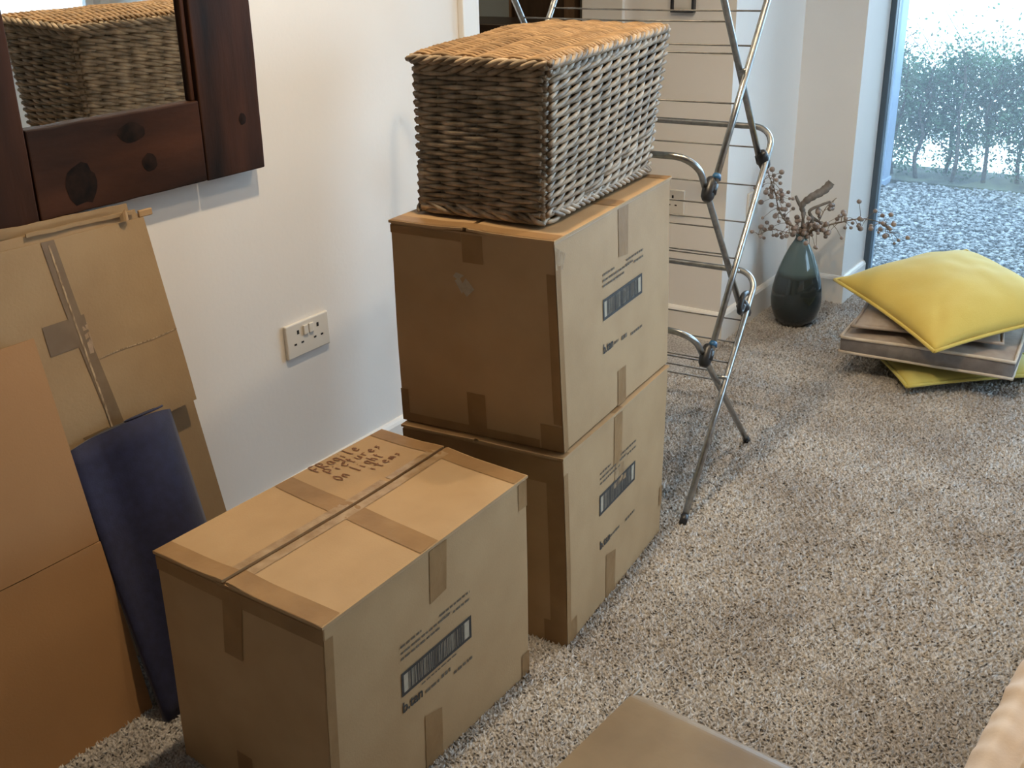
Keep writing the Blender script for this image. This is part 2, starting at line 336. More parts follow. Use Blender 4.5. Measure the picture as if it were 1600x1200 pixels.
# ------------------------------------------------------------------ patio door and window
def glazing():
    d = MB()
    y0, y1, z1 = -0.634, -3.2, 2.12; x0, x1 = 2.930, 2.990; wd = 0.022
    root = struct('door_2', box_mb((x0-0.005, y1, -0.02), (x1+0.02, y0, 0.028)), 'frame_dark', bevel=0.003)
    MB().box((x0, y0-wd, 0.028), (x1, y0, z1)).build('jamb', 'frame_dark', root, bevel=0.003)
    MB().box((x0, y1, 0.028), (x1, y1+wd, z1)).build('jamb', 'frame_dark', root, bevel=0.003)
    MB().box((x0, y1+wd, z1-wd), (x1, y0-wd, z1)).build('head_rail', 'frame_dark', root, bevel=0.003)
    MB().box((x0, -1.96, 0.028), (x1, -1.90, z1-wd)).build('mullion', 'frame_dark', root, bevel=0.003)
    MB().box((2.957, -1.90, 0.028), (2.963, y0-wd, z1-wd)).build('pane', 'glass', root)
    MB().box((2.957, y1+wd, 0.028), (2.963, -1.96, z1-wd)).build('pane', 'glass', root)
glazing()
wm = MB().box((1.3, -3.72, 0.66), (1.35, -3.66, 2.08)).box((2.55, -3.72, 0.66), (2.6, -3.66, 2.08)).box((1.35, -3.72, 2.03), (2.55, -3.66, 2.08)).box((1.35, -3.72, 0.66), (2.55, -3.66, 0.71))
wroot = struct('window_1', wm, 'trim', bevel=0.003)
WX = [1.35, 1.95, 2.55]
for x in WX[1:-1]: MB().box((x-.03, -3.72, 0.71), (x+.03, -3.66, 2.03)).build('mullion', 'trim', wroot, bevel=0.003)
for a, b in zip(WX, WX[1:]): MB().box((a+(.03 if a > 1.5 else 0), -3.692, 0.71), (b-(.03 if b < 2.2 else 0), -3.686, 2.03)).build('pane', 'glass', wroot)
MB().box((1.25, -3.66, 0.635), (2.64, -3.5, 0.66)).build('window_sill', 'trim', wroot, bevel=0.004)

# ------------------------------------------------------------------ outside
struct('ground', MB().box((2.98, -30, -0.2), (5.05, 30, -0.05)), 'gravel_bed')
struct('garden_bed', MB().box((5.05, -30, -0.2), (5.50, 30, -0.03)), 'soil')
struct('driveway', MB().box((5.50, -60, -0.2), (70, 60, -0.07)), 'drive')

def gravel():
    ico = bmesh.new(); bmesh.ops.create_icosphere(ico, subdivisions=1, radius=1); iv = np.array([v.co[:] for v in ico.verts]); fi = np.array([[v.index for v in f.verts] for f in ico.faces]); ico.free()
    P = []
    for x0, x1, y0, y1, d in [(3.07, 5.04, -1.75, 0.15, 0.0175), (3.07, 5.04, -3.6, -1.75, 0.035), (3.07, 4.6, 0.15, 1.2, 0.04)]:
        gx, gy = np.meshgrid(np.arange(x0, x1, d), np.arange(y0, y1, d)); p = np.stack([gx.ravel(), gy.ravel()], 1); p += rng.uniform(-d*.5, d*.5, p.shape)
        P.append(np.c_[p, np.full(len(p), d)])
    P = np.concatenate(P); P = P[~((P[:, 0] > 4.89) & (P[:, 1] > -.20))]; n = len(P)
    s = P[:, 2]*rng.uniform(0.45, 0.85, n)
    sc3 = np.stack([s*rng.uniform(.8, 1.4, n), s*rng.uniform(.8, 1.2, n), s*rng.uniform(.5, .8, n)], 1)
    a = rng.uniform(0, PI, n); ca, sa = np.cos(a), np.sin(a)
    v = iv[None]*sc3[:, None]*rng.uniform(.8, 1.2, (n, len(iv), 1)); x = v[..., 0]*ca[:, None]-v[..., 1]*sa[:, None]; y = v[..., 0]*sa[:, None]+v[..., 1]*ca[:, None]
    v = np.stack([x+P[:, 0:1], y+P[:, 1:2], v[..., 2]-0.045+rng.uniform(0, .012, (n, 1))], -1)
    f = (fi[None]+(np.arange(n)*len(iv))[:, None, None]).reshape(-1, 3)
    me = bpy.data.meshes.new('gravel'); me.vertices.add(v.shape[0]*v.shape[1]); me.vertices.foreach_set('co', v.reshape(-1))
    me.loops.add(len(f)*3); me.loops.foreach_set('vertex_index', f.reshape(-1).astype(np.int32)); me.polygons.add(len(f))
    me.polygons.foreach_set('loop_start', (np.arange(len(f))*3).astype(np.int32)); me.polygons.foreach_set('loop_total', np.full(len(f), 3, np.int32)); me.update(); me.validate()
    me.materials.append(M['pebble']); o = bpy.data.objects.new('gravel', me); COL.objects.link(o)
    o['kind'] = 'stuff'; o['label'] = 'loose grey pebbles covering the ground outside the patio door'; o['category'] = 'gravel'
gravel()

# rendered porch post
pp = thing('porch_post', 'blue-grey square porch post standing on the gravel outside', 'post', (5.0, 0.05, -0.04))
MB().box((4.93, -0.138, -0.05), (5.06, 0.30, 2.7)).build('shaft', 'post', pp, bevel=0.006)
MB().box((4.922, -0.146, -0.05), (5.068, 0.308, -0.01)).build('plinth', 'post', pp, bevel=0.006)
settle(pp)

def hedge():
    root = thing('hedge', 'leafy green garden hedge with thin bare trunks across the gravel', 'hedge', (5.5, -0.8, -0.03))
    tk = []
    for i, y in enumerate([-0.10, -0.26, -0.37, -0.46, -0.62, -0.79, -1.0, -1.25, -1.6, -2.0, -2.5, -3.0]):
        x = 5.27+random.uniform(-.14, .14)
        pts = [(x, y, -0.04)]; 
        for k in range(1, 6): pts.append((x+random.uniform(-.03, .03), y+random.uniform(-.03, .03), -0.04+k*0.13))
        MB().tube(catmull(pts, 3), [0.013-0.0006*k for k in range(16)], 6).build('trunk', 'bark', root, smooth=True)
        tk.append((x, y))
    mb = MB()
    for x, y in tk:   # side branches
        for k in range(16):
            z = random.uniform(0.1, 0.75); a = random.uniform(0, 2*PI); l = random.uniform(.12, .34)
            p = V((x, y, z)); q = p+V((math.cos(a)*l*.7, math.sin(a)*l, l*random.uniform(.3, 1.1))); q.x = max(q.x, 5.15)
            mb.tube([p, lerp(p, q, .5)+V((random.uniform(-.03, .03),)*3), q], [.003, .0022, .001], 4, cap=False)
    for k in range(46):   # sprigs above the crown
        y = random.uniform(-2.4, -.22); x = 5.29+random.uniform(-.14, .2); z = random.uniform(.55, .66); h = random.uniform(.08, .24)
        q = V((x+random.uniform(-.05, .05), y+random.uniform(-.08, .08), z+h)); mb.tube([(x, y, z), q], [.003, .001], 4, cap=False)
    mb.build('twigs', 'bark', root, kind='stuff')
    # leaves
    n = 125000
    y = rng.uniform(-3.2, 0.02, n); top = 0.62+0.06*np.sin(y*5)+0.05*np.sin(y*13+1)+rng.exponential(0.075, n)
    u = rng.uniform(0, 1, n)**0.75; z = -0.02+u*(top+0.02)
    low = z < 0.17
    keep = ~(low & (rng.uniform(0, 1, n) < 0.50+0.38*np.sin(y*17)))
    keep &= ~((z > 0.5) & (rng.uniform(0, 1, n) < (z-0.5)*1.1))
    x = 5.30+rng.normal(0, 0.13, n)*np.where(z > .5, .9, 1)
    keep &= (x > 5.13)
    x, y, z = x[keep], y[keep], z[keep]
    # leaves along the sprigs
    n = len(x); s = rng.uniform(.007, .015, n); P = np.stack([x, y, z], 1)
    d = rng.normal(size=(n, 3)); d /= np.linalg.norm(d, axis=1)[:, None]; e = rng.normal(size=(n, 3)); e -= d*(e*d).sum(1)[:, None]; e /= np.linalg.norm(e, axis=1)[:, None]
    vs = np.stack([P-d*s[:, None], P+e*s[:, None]*.55, P+d*s[:, None], P-e*s[:, None]*.55], 1)
    f = (np.arange(n)*4)[:, None]+np.array([[0, 1, 2, 3]])
    me = bpy.data.meshes.new('foliage'); me.from_pydata(vs.reshape(-1, 3).tolist(), [], f.tolist()); me.update(); me.materials.append(M['leaf'])
    o = bpy.data.objects.new('foliage', me); COL.objects.link(o); o.parent = root; o['kind'] = 'stuff'
    settle(root)
hedge()

# ------------------------------------------------------------------ cartons
zA, zB = 0.4418, 0.4325; zC0 = zB+0.0035; zC = 0.8564
def nface(fn, u, v):
    e = 0.01; a = fn(min(u+e, 1.2), v)-fn(u-e, v); b = fn(u, v+e)-fn(u, v-e); return a.cross(b).normalized()
def patch(face, poly, off=0.0012, nu=8, nv=8, wob=0.0):
    """poly: 4 uv corners on the face, laid just proud of it"""
    mb = MB()
    def fn(s, t):
        u = (poly[0][0]*(1-s)+poly[1][0]*s)*(1-t)+(poly[3][0]*(1-s)+poly[2][0]*s)*t
        v = (poly[0][1]*(1-s)+poly[1][1]*s)*(1-t)+(poly[3][1]*(1-s)+poly[2][1]*s)*t
        n = nface(face, u, v); p = face(u, v)
        return p+n*(off+wob*abs(mnoise.noise(p*60)))
    return mb.grid(fn, nu, nv)
def rect(u0, v0, u1, v1): return [(u0, v0), (u1, v0), (u1, v1), (u0, v1)]
def ribbon(mb, face, pts, wd, off, au, av):
    # au, av: face size in metres along u and v
    P = [V((p[0]*au, p[1]*av)) for p in pts]; o = len(mb.v)
    for i, p in enumerate(P):
        t = (P[min(i+1, len(P)-1)]-P[max(i-1, 0)]).normalized(); n = V((-t.y, t.x))*wd/2
        for q in (p+n, p-n):
            u, v = q.x/au, q.y/av; s = face(u, v)+nface(face, u, v)*off; mb.v.append(tuple(s))
    for i in range(len(P)-1): mb.f.append((o+2*i, o+2*i+1, o+2*i+3, o+2*i+2))

def text_mesh(s):
    c = bpy.data.curves.new('t', 'FONT'); c.body = s; c.size = 1; c.resolution_u = 3; c.offset = 0.028
    o = bpy.data.objects.new('t', c); COL.objects.link(o); dg = bpy.context.evaluated_depsgraph_get(); me = bpy.data.meshes.new_from_object(o.evaluated_get(dg))
    vs = [v.co[:] for v in me.vertices]; fs = [tuple(p.vertices) for p in me.polygons]
    bpy.data.objects.remove(o); bpy.data.meshes.remove(me); return vs, fs
TXT = text_mesh('b.tan')

GLY = {  # handwritten strokes in a unit cell
 'F': [[(0, 0), (.05, 1), (.75, 1.02)], [(.03, .5), (.6, .52)]], 'R': [[(0, 0), (.05, 1), (.6, .9), (.55, .55), (.05, .48), (.7, 0)]],
 'a': [[(.62, .55), (.3, .62), (.05, .3), (.25, 0), (.6, .2), (.62, .58), (.7, 0)]], 'g': [[(.62, .55), (.25, .6), (.08, .3), (.3, .08), (.6, .3), (.62, .58), (.55, -.4), (.1, -.35)]],
 'i': [[(.2, .55), (.25, 0)], [(.22, .8), (.25, .86)]], 'l': [[(.2, 1), (.25, 0), (.4, .03)]], 'e': [[(.1, .3), (.6, .38), (.35, .62), (.06, .3), (.3, 0), (.65, .12)]],
 'P': [[(0, 0), (.06, 1), (.6, .9), (.55, .5), (.05, .42)]], 'c': [[(.6, .5), (.25, .6), (.05, .25), (.3, 0), (.62, .1)]], 't': [[(.3, .95), (.28, .05), (.5, 0)], [(.02, .62), (.6, .65)]],
 'u': [[(.05, .55), (.1, .05), (.5, .02), (.6, .55), (.65, 0)]], 'r': [[(.1, .58), (.12, 0)], [(.12, .4), (.35, .6), (.6, .5)]], 's': [[(.58, .55), (.15, .5), (.5, .25), (.1, 0)]],
 'o': [[(.35, .6), (.05, .3), (.3, 0), (.6, .3), (.35, .6)]], 'O': [[(.4, 1), (.02, .5), (.35, 0), (.75, .5), (.4, 1)]], 'n': [[(.08, .55), (.1, 0)], [(.1, .4), (.4, .6), (.6, .4), (.62, 0)]],
 'h': [[(.1, 1), (.12, 0)], [(.12, .4), (.4, .6), (.6, .35), (.62, 0)]], 'm': [[(.05, .55), (.06, 0)], [(.06, .4), (.25, .6), (.36, .4), (.37, 0)], [(.37, .4), (.55, .6), (.68, .35), (.7, 0)]]}

def carton(name, label, b, t, z0=0.0, spec=None):
    root = thing(name, label, 'box', tuple((V(b[0])+V(b[2]))/2), None)
    b = [V(p) for p in b]; t = [V(p) for p in t]; cen = sum(b+t, V())/8
    th = 0.005; tb = [p-V((0, 0, th)) for p in t]
    def faceP(a, bb, c, d): return lambda u, v: bil((a, bb, c, d), u, v)
    def disp(p):
        q = p*4+V((z0*7, 0, 3.1)); return p+V((mnoise.noise(q), mnoise.noise(q+V((9, 0, 0))), 0.3*mnoise.noise(q+V((0, 9, 0)))))*0.0022
    F = dict(front=(b[0], b[1], tb[1], tb[0]), left=(b[3], b[0], tb[0], tb[3]), back=(b[2], b[3], tb[3], tb[2]), right=(b[1], b[2], tb[2], tb[1]),
             bottom=(b[3], b[2], b[1], b[0]), top=(tb[0], tb[1], tb[2], tb[3]))
    mb = MB(); fn = {}
    for k, q in F.items():
        g = (lambda q: (lambda u, v: disp(bil(q, u, v))))(q); fn[k] = g; mb.grid(g, 10, 8)
    mb.build('body', 'card', root, merge=True, bevel=0.003)
    # two top flaps that meet along the middle
    vm = spec.get('seam', 0.54); gap = 0.026
    TP = (t[0], t[1], t[2], t[3]); warp = spec.get('warp', 0.004)
    def topf(u, v):
        p = disp(bil(TP, u, v)); p.z += warp*math.exp(-((v-vm)/0.12)**2)*(0.35+0.65*abs(2*u-1)**1.5); return p
    fn['top'] = topf
    for (v0, v1, nm) in ((-0.006, vm-gap/2, 'top_flap'), (vm+gap/2, 1.004, 'top_flap')):
        
        m2 = MB(); n = 14
        up = lambda s, q: topf(-0.006+1.012*s, v0+(v1-v0)*q)
        lo = lambda s, q: topf(-0.006+1.012*s, v0+(v1-v0)*q)-V((0, 0, th*0.93))
        m2.grid(up, n, 6); m2.grid(lambda s, q: lo(s, 1-q), n, 6)
        m2.grid(lambda s, q: lerp(lo(s, 0), up(s, 0), q), n, 1); m2.grid(lambda s, q: lerp(up(s, 1), lo(s, 1), q), n, 1)
        m2.grid(lambda s, q: lerp(up(0, s), lo(0, s), q), 6, 1); m2.grid(lambda s, q: lerp(lo(1, s), up(1, s), q), 6, 1)
        m2.build(nm, 'card', root, merge=True)
    for f, poly, m in spec.get('tape', []):
        patch(fn[f], poly, 0.0008, 12, 12, 0.0005).build('tape', m, root, smooth=True)
    # printing on the long front face
    g = fn['front']; au = (b[1]-b[0]).length; av = (t[0]-b[0]).length
    pr = spec['print']
    u0, u1, w0, w1 = pr['bar']; lw = 0.006
    ink = MB()
    for q in (rect(u0, w0, u1, w0+lw/av), rect(u0, w1-lw/av, u1, w1), rect(u0, w0, u0+lw/au, w1), rect(u1-lw/au, w0, u1, w1)):
        sub = patch(g, q, 0.0010, 12, 2); ink.add(sub.v, sub.f)
    ink.build('barcode_frame', 'ink', root)
    iu0, iu1, iw0, iw1 = u0+lw/au, u1-lw/au, w0+lw/av, w1-lw/av
    patch(g, rect(iu0, iw0, iu1, iw1), 0.0006, 10, 3).build('barcode_ground', 'ink_white', root)
    bars = MB(); x = iu0+0.022; R = random.Random(int(z0*100)+3)
    while x < iu1-0.026:
        wdt = R.choice([.0022, .0022, .004, .006]); sub = patch(g, rect(x, iw0, min(x+wdt, iu1-.02), iw1), 0.0009, 1, 3); bars.add(sub.v, sub.f); x += wdt+R.choice([.0016, .0022, .0035])
    bars.build('barcode_bars', 'ink', root, kind='stuff')
    # brand word
    vs, fs = TXT; xm = max(v[0] for v in vs); bu0, bu1, bw, bh = pr['word']; tm = MB(); 
    vv = []
    for X, Y, _ in vs:
        u = bu0+(bu1-bu0)*X/xm; v = bw+bh/av*Y; vv.append(tuple(g(u, v)+nface(g, u, v)*0.0011))
    tm.add(vv, fs); tm.build('printed_word', 'ink', root)
    # fine print, too small to read: rows of short dashes
    fp = MB()
    for (lu0, lu1, lv, lh) in pr['lines']:
        x = lu0
        while x < lu1:
            l = R.uniform(.008, .03); sub = patch(g, rect(x, lv, min(x+l, lu1), lv+lh/av), 0.0010, 2, 1); fp.add(sub.v, sub.f); x += l+R.uniform(.003, .007)
    fp.build('fine_print', 'ink_soft', root, kind='stuff')
    if spec.get('hand'):
        hm = MB(); au2 = (t[1]-t[0]).length; av2 = (t[3]-t[0]).length; R2 = random.Random(5)
        for s, (a0, a1), (c0, c1), h in spec['hand']:
            n = len(s)
            for i, ch in enumerate(s):
                if ch == ' ': continue
                tt = i/n; bu = a0+(a1-a0)*tt; bv = c0+(c1-c0)*tt; cw = (a1-a0)/n*0.9
                for st in GLY[ch]:
                    pts = catmull([V((bu+x*cw, bv+y*h/av2+R2.uniform(-.002, .002), 0)) for x, y in st], 5)
                    ribbon(hm, topf, [(p.x, p.y) for p in pts], 0.0032, 0.0012, au2, av2)
        hm.build('handwriting', 'marker', root)
    if spec.get('extra'): spec['extra'](root, fn)
    settle(root); return root

T, TC = 'tape', 'tape_clear'
def lines(u0, u1, w, k=0.0045):
    return [(u0, u0+.10, w+.10, k), (u0, u0+.24, w+.072, k), (u0, u0+.19, w+.046, k), (u0+.2, u1-.1, w+.075, k), (u1-.16, u1, w+.098, k), (u1-.09, u1, w+.065, k)]
# near box on the carpet
A_ = dict(seam=.54, warp=.005,
 tape=[('top', rect(-.005, 0, .07, .529), T), ('top', rect(-.005, .551, .06, 1), T), ('top', rect(.93, 0, 1.0, .53), T), ('top', rect(.94, .55, 1.0, 1), T),
       ('top', [(.42, 0), (.508, 0), (.535, .529), (.45, .529)], T), ('top', [(.45, .551), (.535, .551), (.556, 1), (.478, 1)], T),
       ('top', rect(.07, .478, .97, .529), TC), ('top', rect(.06, .551, .70, .60), TC), ('top', rect(.72, .551, .96, .595), TC),
       ('front', [(.457, .765), (.54, .778), (.548, .995), (.46, .995)], T), ('front', [(.415, 0), (.50, 0), (.50, .245), (.413, .275)], T),
       ('front', rect(.95, .87, 1.0, .995), T), ('front', rect(.955, 0, 1.0, .13), T), ('front', rect(0, .0, .035, .95), T),
       ('left', [(.40, .69), (.515, .69), (.555, .99), (.432, .99)], T), ('left', rect(.40, .0, .50, .22), T), ('left', rect(0, .93, 1, .992), T)],
 print=dict(bar=(.308, .664, .458, .566), word=(.308, .405, .382, .030), lines=lines(.31, .66, .578)+[(.42, .49, .382, .006), (.50, .55, .385, .008), (.565, .665, .352, .006), (.40, .58, .438, .003)]),
 hand=[('FRagile', (.628, .848), (.925, .925), .026), ('Pictures', (.645, .905), (.858, .846), .022), ('On light', (.625, .852), (.765, .765), .025), ('items', (.742, .90), (.70, .70), .020)])
carton('cardboard_box', 'nearest taped cardboard box, handwriting on its lid, standing alone on the carpet',
 [(-.392, -.840, 0), (.156, -.848, 0), (.165, -.475, 0), (-.369, -.451, 0)], [(-.382, -.854, zA), (.154, -.853, zA), (.166, -.497, zA), (-.378, -.479, zA)], 0, A_)
B_ = dict(seam=.52, warp=.001,
 tape=[('front', rect(.435, .725, .513, .992), T), ('front', [(.372, 0), (.468, 0), (.468, .24), (.372, .268)], T), ('front', rect(0, .005, .035, .92), T), ('front', rect(0, 0, .09, .12), T), ('front', rect(.965, .18, 1.0, .30), T),
       ('left', rect(.86, 0, 1, .13), T), ('left', rect(0, .87, 1, .992), T), ('left', rect(.90, .13, 1, .87), T), ('top', rect(.44, 0, .51, .515), T), ('top', rect(.0, .0, .05, 1), T),
       ('front', [(.44, .60), (.56, .60), (.54, .70), (.45, .72)], TC)],
 print=dict(bar=(.30, .656, .530, .642), word=(.306, .405, .338, .028), lines=lines(.305, .66, .652)+[(.41, .50, .345, .006), (.565, .665, .338, .006)]))
carton('cardboard_box', 'bottom cardboard box of the tower, under a box and the wicker basket',
 [(.264, -.870, 0), (.772, -.822, 0), (.746, -.456, 0), (.229, -.505, 0)], [(.262, -.864, zB), (.780, -.824, zB), (.750, -.454, zB), (.224, -.502, zB)], .3, B_)
def tear(root, fn):   # torn bare patch and tape scraps on the end face
    mb = MB(); g = fn['left']
    for q in ([(.39, .79), (.42, .775), (.46, .80), (.41, .81)], [(.43, .74), (.47, .70), (.52, .74), (.47, .79)], [(.40, .77), (.44, .71), (.46, .74), (.43, .79)]):
        s = patch(g, q, .0008, 3, 3, .002); mb.add(s.v, s.f)
    mb.build('torn_patch', 'ink_white', root)
C_ = dict(seam=.52, warp=.003, extra=tear,
 tape=[('front', [(.492, .765), (.575, .75), (.588, .992), (.495, .992)], T), ('front', rect(.475, 0, .555, .187), T), ('front', [(0, .88), (.05, .87), (.075, .93), (0, .985)], TC), ('front', rect(0, 0, .035, .9), T),
       ('left', rect(.456, .862, .583, .992), T), ('left', rect(.433, 0, .545, .22), T), ('left', rect(.87, 0, 1.0, .13), T), ('left', rect(0, 0, .86, .045), T), ('left', rect(0, .045, .05, .17), T), ('left', rect(.95, .14, 1, .86), T),
       ('left', rect(0, .955, .45, .992), T), ('top', rect(.48, 0, .56, .515), T), ('top', rect(0, .0, .06, 1), T), ('top', rect(.95, 0, 1, .5), T)],
 print=dict(bar=(.348, .708, .503, .608), word=(.342, .43, .340, .028), lines=lines(.35, .72, .622)+[(.44, .48, .345, .006), (.51, .56, .335, .009), (.60, .71, .322, .006)]))
carton('cardboard_box', 'upper cardboard box of the tower, with a torn patch on its shaded end',
 [(.276, -.856, zC0), (.791, -.819, zC0), (.765, -.455, zC0), (.238, -.494, zC0)], [(.252, -.853, zC), (.815, -.798, zC), (.790, -.452, zC), (.226, -.503, zC)], .6, C_)

# ------------------------------------------------------------------ wall mirror (hangs tipped slightly forward)
def wall_mirror():
    root = thing('wall_mirror', 'mirror in a wide dark reclaimed wood frame, hanging on the left wall', 'mirror', (0.0, -0.004, 0.888))
    X0, X1, Z0, Z1 = -0.352, 0.362, 0.888, 1.86; ix0, ix1, iz0, iz1 = -0.186, 0.197, 1.052, 1.696; y0, y1 = -0.036, -0.004
    def plank(a, b, m):
        mb = MB(); (xa, za), (xb, zb) = a, b; lx = xb-xa; lz = zb-za
        along = lx > lz; n = 24
        R = random.Random(int((xa+za)*999)); ph = R.uniform(0, 9)
        def out(s):  # wavy outer edges
            return 0.0022*mnoise.noise(V((s*7+ph, 0, 0)))
        pr = []
        for i in range(n+1):
            s = i/n
            if along: x = xa+lx*s; pr.append([(x, y0, za+out(s)), (x, y0, zb+out(s+3)), (x, y1, zb), (x, y1, za)])
            else: z = za+lz*s; pr.append([(xa+out(s+5), y0, z), (xb+out(s), y0, z), (xb, y1, z), (xa, y1, z)])
        vs = [q for p in pr for q in p]; fs = []
        for i in range(n):
            for k in range(4):
                k2 = (k+1) % 4; q = (i*4+k, (i+1)*4+k, (i+1)*4+k2, i*4+k2); fs.append(q)
        fs += [(0, 1, 2, 3), (n*4+3, n*4+2, n*4+1, n*4)]
        mb.add(vs, fs); return mb.build('frame_plank', m, root, merge=True, bevel=0.003)
    plank((X0, Z0), (ix0-.004, Z1), 'wood_v'); plank((ix1+.004, Z0), (X1, Z1), 'wood_v')
    b = plank((ix0-.002, Z0+.001), (ix1+.002, iz0), 'wood'); plank((ix0-.002, iz1), (ix1+.002, Z1-.001), 'wood')
    for cx, cz, rx, rz in ((-.095, .940, .034, .038), (.062, .952, .017, .019), (.03, 1.015, .03, .02), (.31, 1.0, .010, .012), (-.27, 1.08, .012, .02)):
        mb = MB(); n = 18; c = V((cx, y0-.0012, cz)); mb.v = [tuple(c)]+[(cx+rx*math.cos(2*PI*k/n)*(1+.25*mnoise.noise(V((k*.8, cx*9, 0)))), y0-.0004, cz+rz*math.sin(2*PI*k/n)*(1+.3*mnoise.noise(V((k*.7, 4, cx*9))))) for k in range(n)]
        mb.f = [(0, 1+k, 1+(k+1) % n) for k in range(n)]; mb.build('knot', 'wood_knot', root)
    for a, b2 in (((ix0, -.030, iz0), (ix1, -.030, iz0)), ((ix0, -.030, iz1), (ix1, -.030, iz1)), ((ix0, -.030, iz0), (ix0, -.030, iz1)), ((ix1, -.030, iz0), (ix1, -.030, iz1))):
        a, b2 = V(a), V(b2); d = V((0, 0, 0.011)) if a.z == b2.z else V((0.011, 0, 0))
        sgn = 1 if (a.z == b2.z and a.z == iz0) or (a.x == b2.x and a.x == ix0) else -1
        p = [a, b2, b2+d*sgn, a+d*sgn]
        if a.z == b2.z: mb = MB().box((a.x, -.030, min(a.z, (a+d*sgn).z)), (b2.x, -.018, max(a.z, (a+d*sgn).z)))
        else: mb = MB().box((min(a.x, (a+d*sgn).x), -.0295, a.z), (max(a.x, (a+d*sgn).x), -.018, b2.z))
        mb.build('inner_moulding', 'wood_v', root, bevel=0.003)
    MB().add([(ix0-.003, -.020, iz0-.003), (ix1+.003, -.020, iz0-.003), (ix1+.003, -.020, iz1+.003), (ix0-.003, -.020, iz1+.003)], [(0, 1, 2, 3)]).build('mirror_glass', 'mirror', root)
    MB().box((X0+.02, -.006, Z0+.02), (X1-.02, -.001, Z1-.02)).build('backing_board', 'wood', root)
    settle(root); root.rotation_euler.x = math.radians(1.5)
wall_mirror()

# ------------------------------------------------------------------ sockets
def socket(label, origin, ux, n, double=True):
    o = V(origin); ux = V(ux); n = V(n); W = .146 if double else .086; H = .086
    root = thing('wall_socket', label, 'socket', origin)
    P = lambda a, z, d: o+ux*a+V((0, 0, z))+n*d
    def slab(a0, z0, a1, z1, d0, d1, name, m, parent=root, bev=0.0015):
        b = [P(a0, z0, d0), P(a1, z0, d0), P(a1, z0, d1), P(a0, z0, d1)]; t = [q+V((0, 0, z1-z0)) for q in b]
        return MB().hexa(b, t).build(name, m, parent, bevel=bev, merge=True)
    slab(0, 0, W, H, 0.0, .010, 'plate', 'white_plastic', bev=.003)
    for c in ([W*.27, W*.73] if double else [W*.5]):
        slab(c-.0035, .057, c+.0035, .067, .0101, .0105, 'earth_slot', 'hole', bev=0)
        for dx in (-.012, .012): slab(c+dx-.0042, .031, c+dx+.0042, .0355, .0101, .0105, 'pin_slot', 'hole', bev=0)
    if double:
        for c in (W*.5-.0095, W*.5+.0095):
            s = slab(c-.0075, .050, c+.0075, .074, .010, .0145, 'rocker_switch', 'white_plastic', bev=.0015)
    settle(root)
socket('white double wall socket on the left wall above the nearest box', (.390, 0, .4115), (1, 0, 0), (0, -1, 0))
socket('white single wall socket behind the drying rack, left of the column corner', (2.04, -.175, .436), (0, -1, 0), (-1, 0, 0), False)
socket('white single wall socket on the alcove side above the vase twigs', (2.22, -.41, .405), (1, 0, 0), (0, -1, 0), False)
pf = thing('small_picture', 'small black-framed picture high on the column wall behind the drying rack', 'picture', (2.04, -.23, 1.098))
for a, b2 in (((-.271, 1.098), (-.189, 1.106)), ((-.271, 1.212), (-.189, 1.22)), ((-.271, 1.106), (-.263, 1.212)), ((-.197, 1.106), (-.189, 1.212))):
    MB().box((2.022, a[0], a[1]), (2.04, b2[0], b2[1])).build('frame_bar', 'black', pf, bevel=.001)
MB().box((2.033, -.263, 1.106), (2.037, -.197, 1.212)).build('mount', 'paper', pf)
settle(pf)

# ------------------------------------------------------------------ hall cabinet
cb = thing('cabinet', 'dark walnut cabinet in the shaded hall beyond the doorway', 'cabinet', (2.30, .95, 0))
MB().box((2.22, .46, .05), (2.5, 1.5, .99)).build('carcass', 'cab', cb, bevel=.003)
MB().box((2.20, .44, .99), (2.51, 1.52, 1.03)).build('top_board', 'cab', cb, bevel=.004)
for y in (.47, .985):
    dd = MB().box((2.203, y, .08), (2.219, y+.505, .97)).build('cabinet_door', 'cab', cb, bevel=.003)
    MB().tube([(2.185, y+.45, .55), (2.185, y+.45, .70)], .006).build('handle', 'steel', dd, smooth=True)
for x in (2.25, 2.47):
    for y in (.5, 1.46): MB().box((x-.02, y-.02, 0), (x+.02, y+.02, .05)).build('foot', 'cab', cb)
settle(cb)

# ------------------------------------------------------------------ wicker basket
def rope(path, R, r, strands, pitch, name, m, parent, closed=True, n=6, step=.006):
    P = [V(p) for p in path]
    if closed: P.append(P[0])
    S = [0]
    for i in range(1, len(P)): S.append(S[-1]+(P[i]-P[i-1]).length)
    tot = S[-1]; k = int(tot/step); 
    def at(s):
        s = min(max(s, 0), tot-1e-6)
        for i in range(1, len(S)):
            if s <= S[i]: t = (s-S[i-1])/max(S[i]-S[i-1], 1e-9); return lerp(P[i-1], P[i], t)
    out = []
    for q in range(strands):
        pts = []
        for i in range(k+1):
            s = tot*i/k; c = at(s); tg = (at(min(s+.01, tot))-at(max(s-.01, 0))).normalized()
            a = tg.cross(V((0, 0, 1))).normalized(); b = a.cross(tg); th = 2*PI*(s/pitch+q/strands)
            pts.append(c+a*math.cos(th)*R+b*math.sin(th)*R)
        out.append(MB().tube(pts, r, n).build(name, m, parent, smooth=True))
    return out
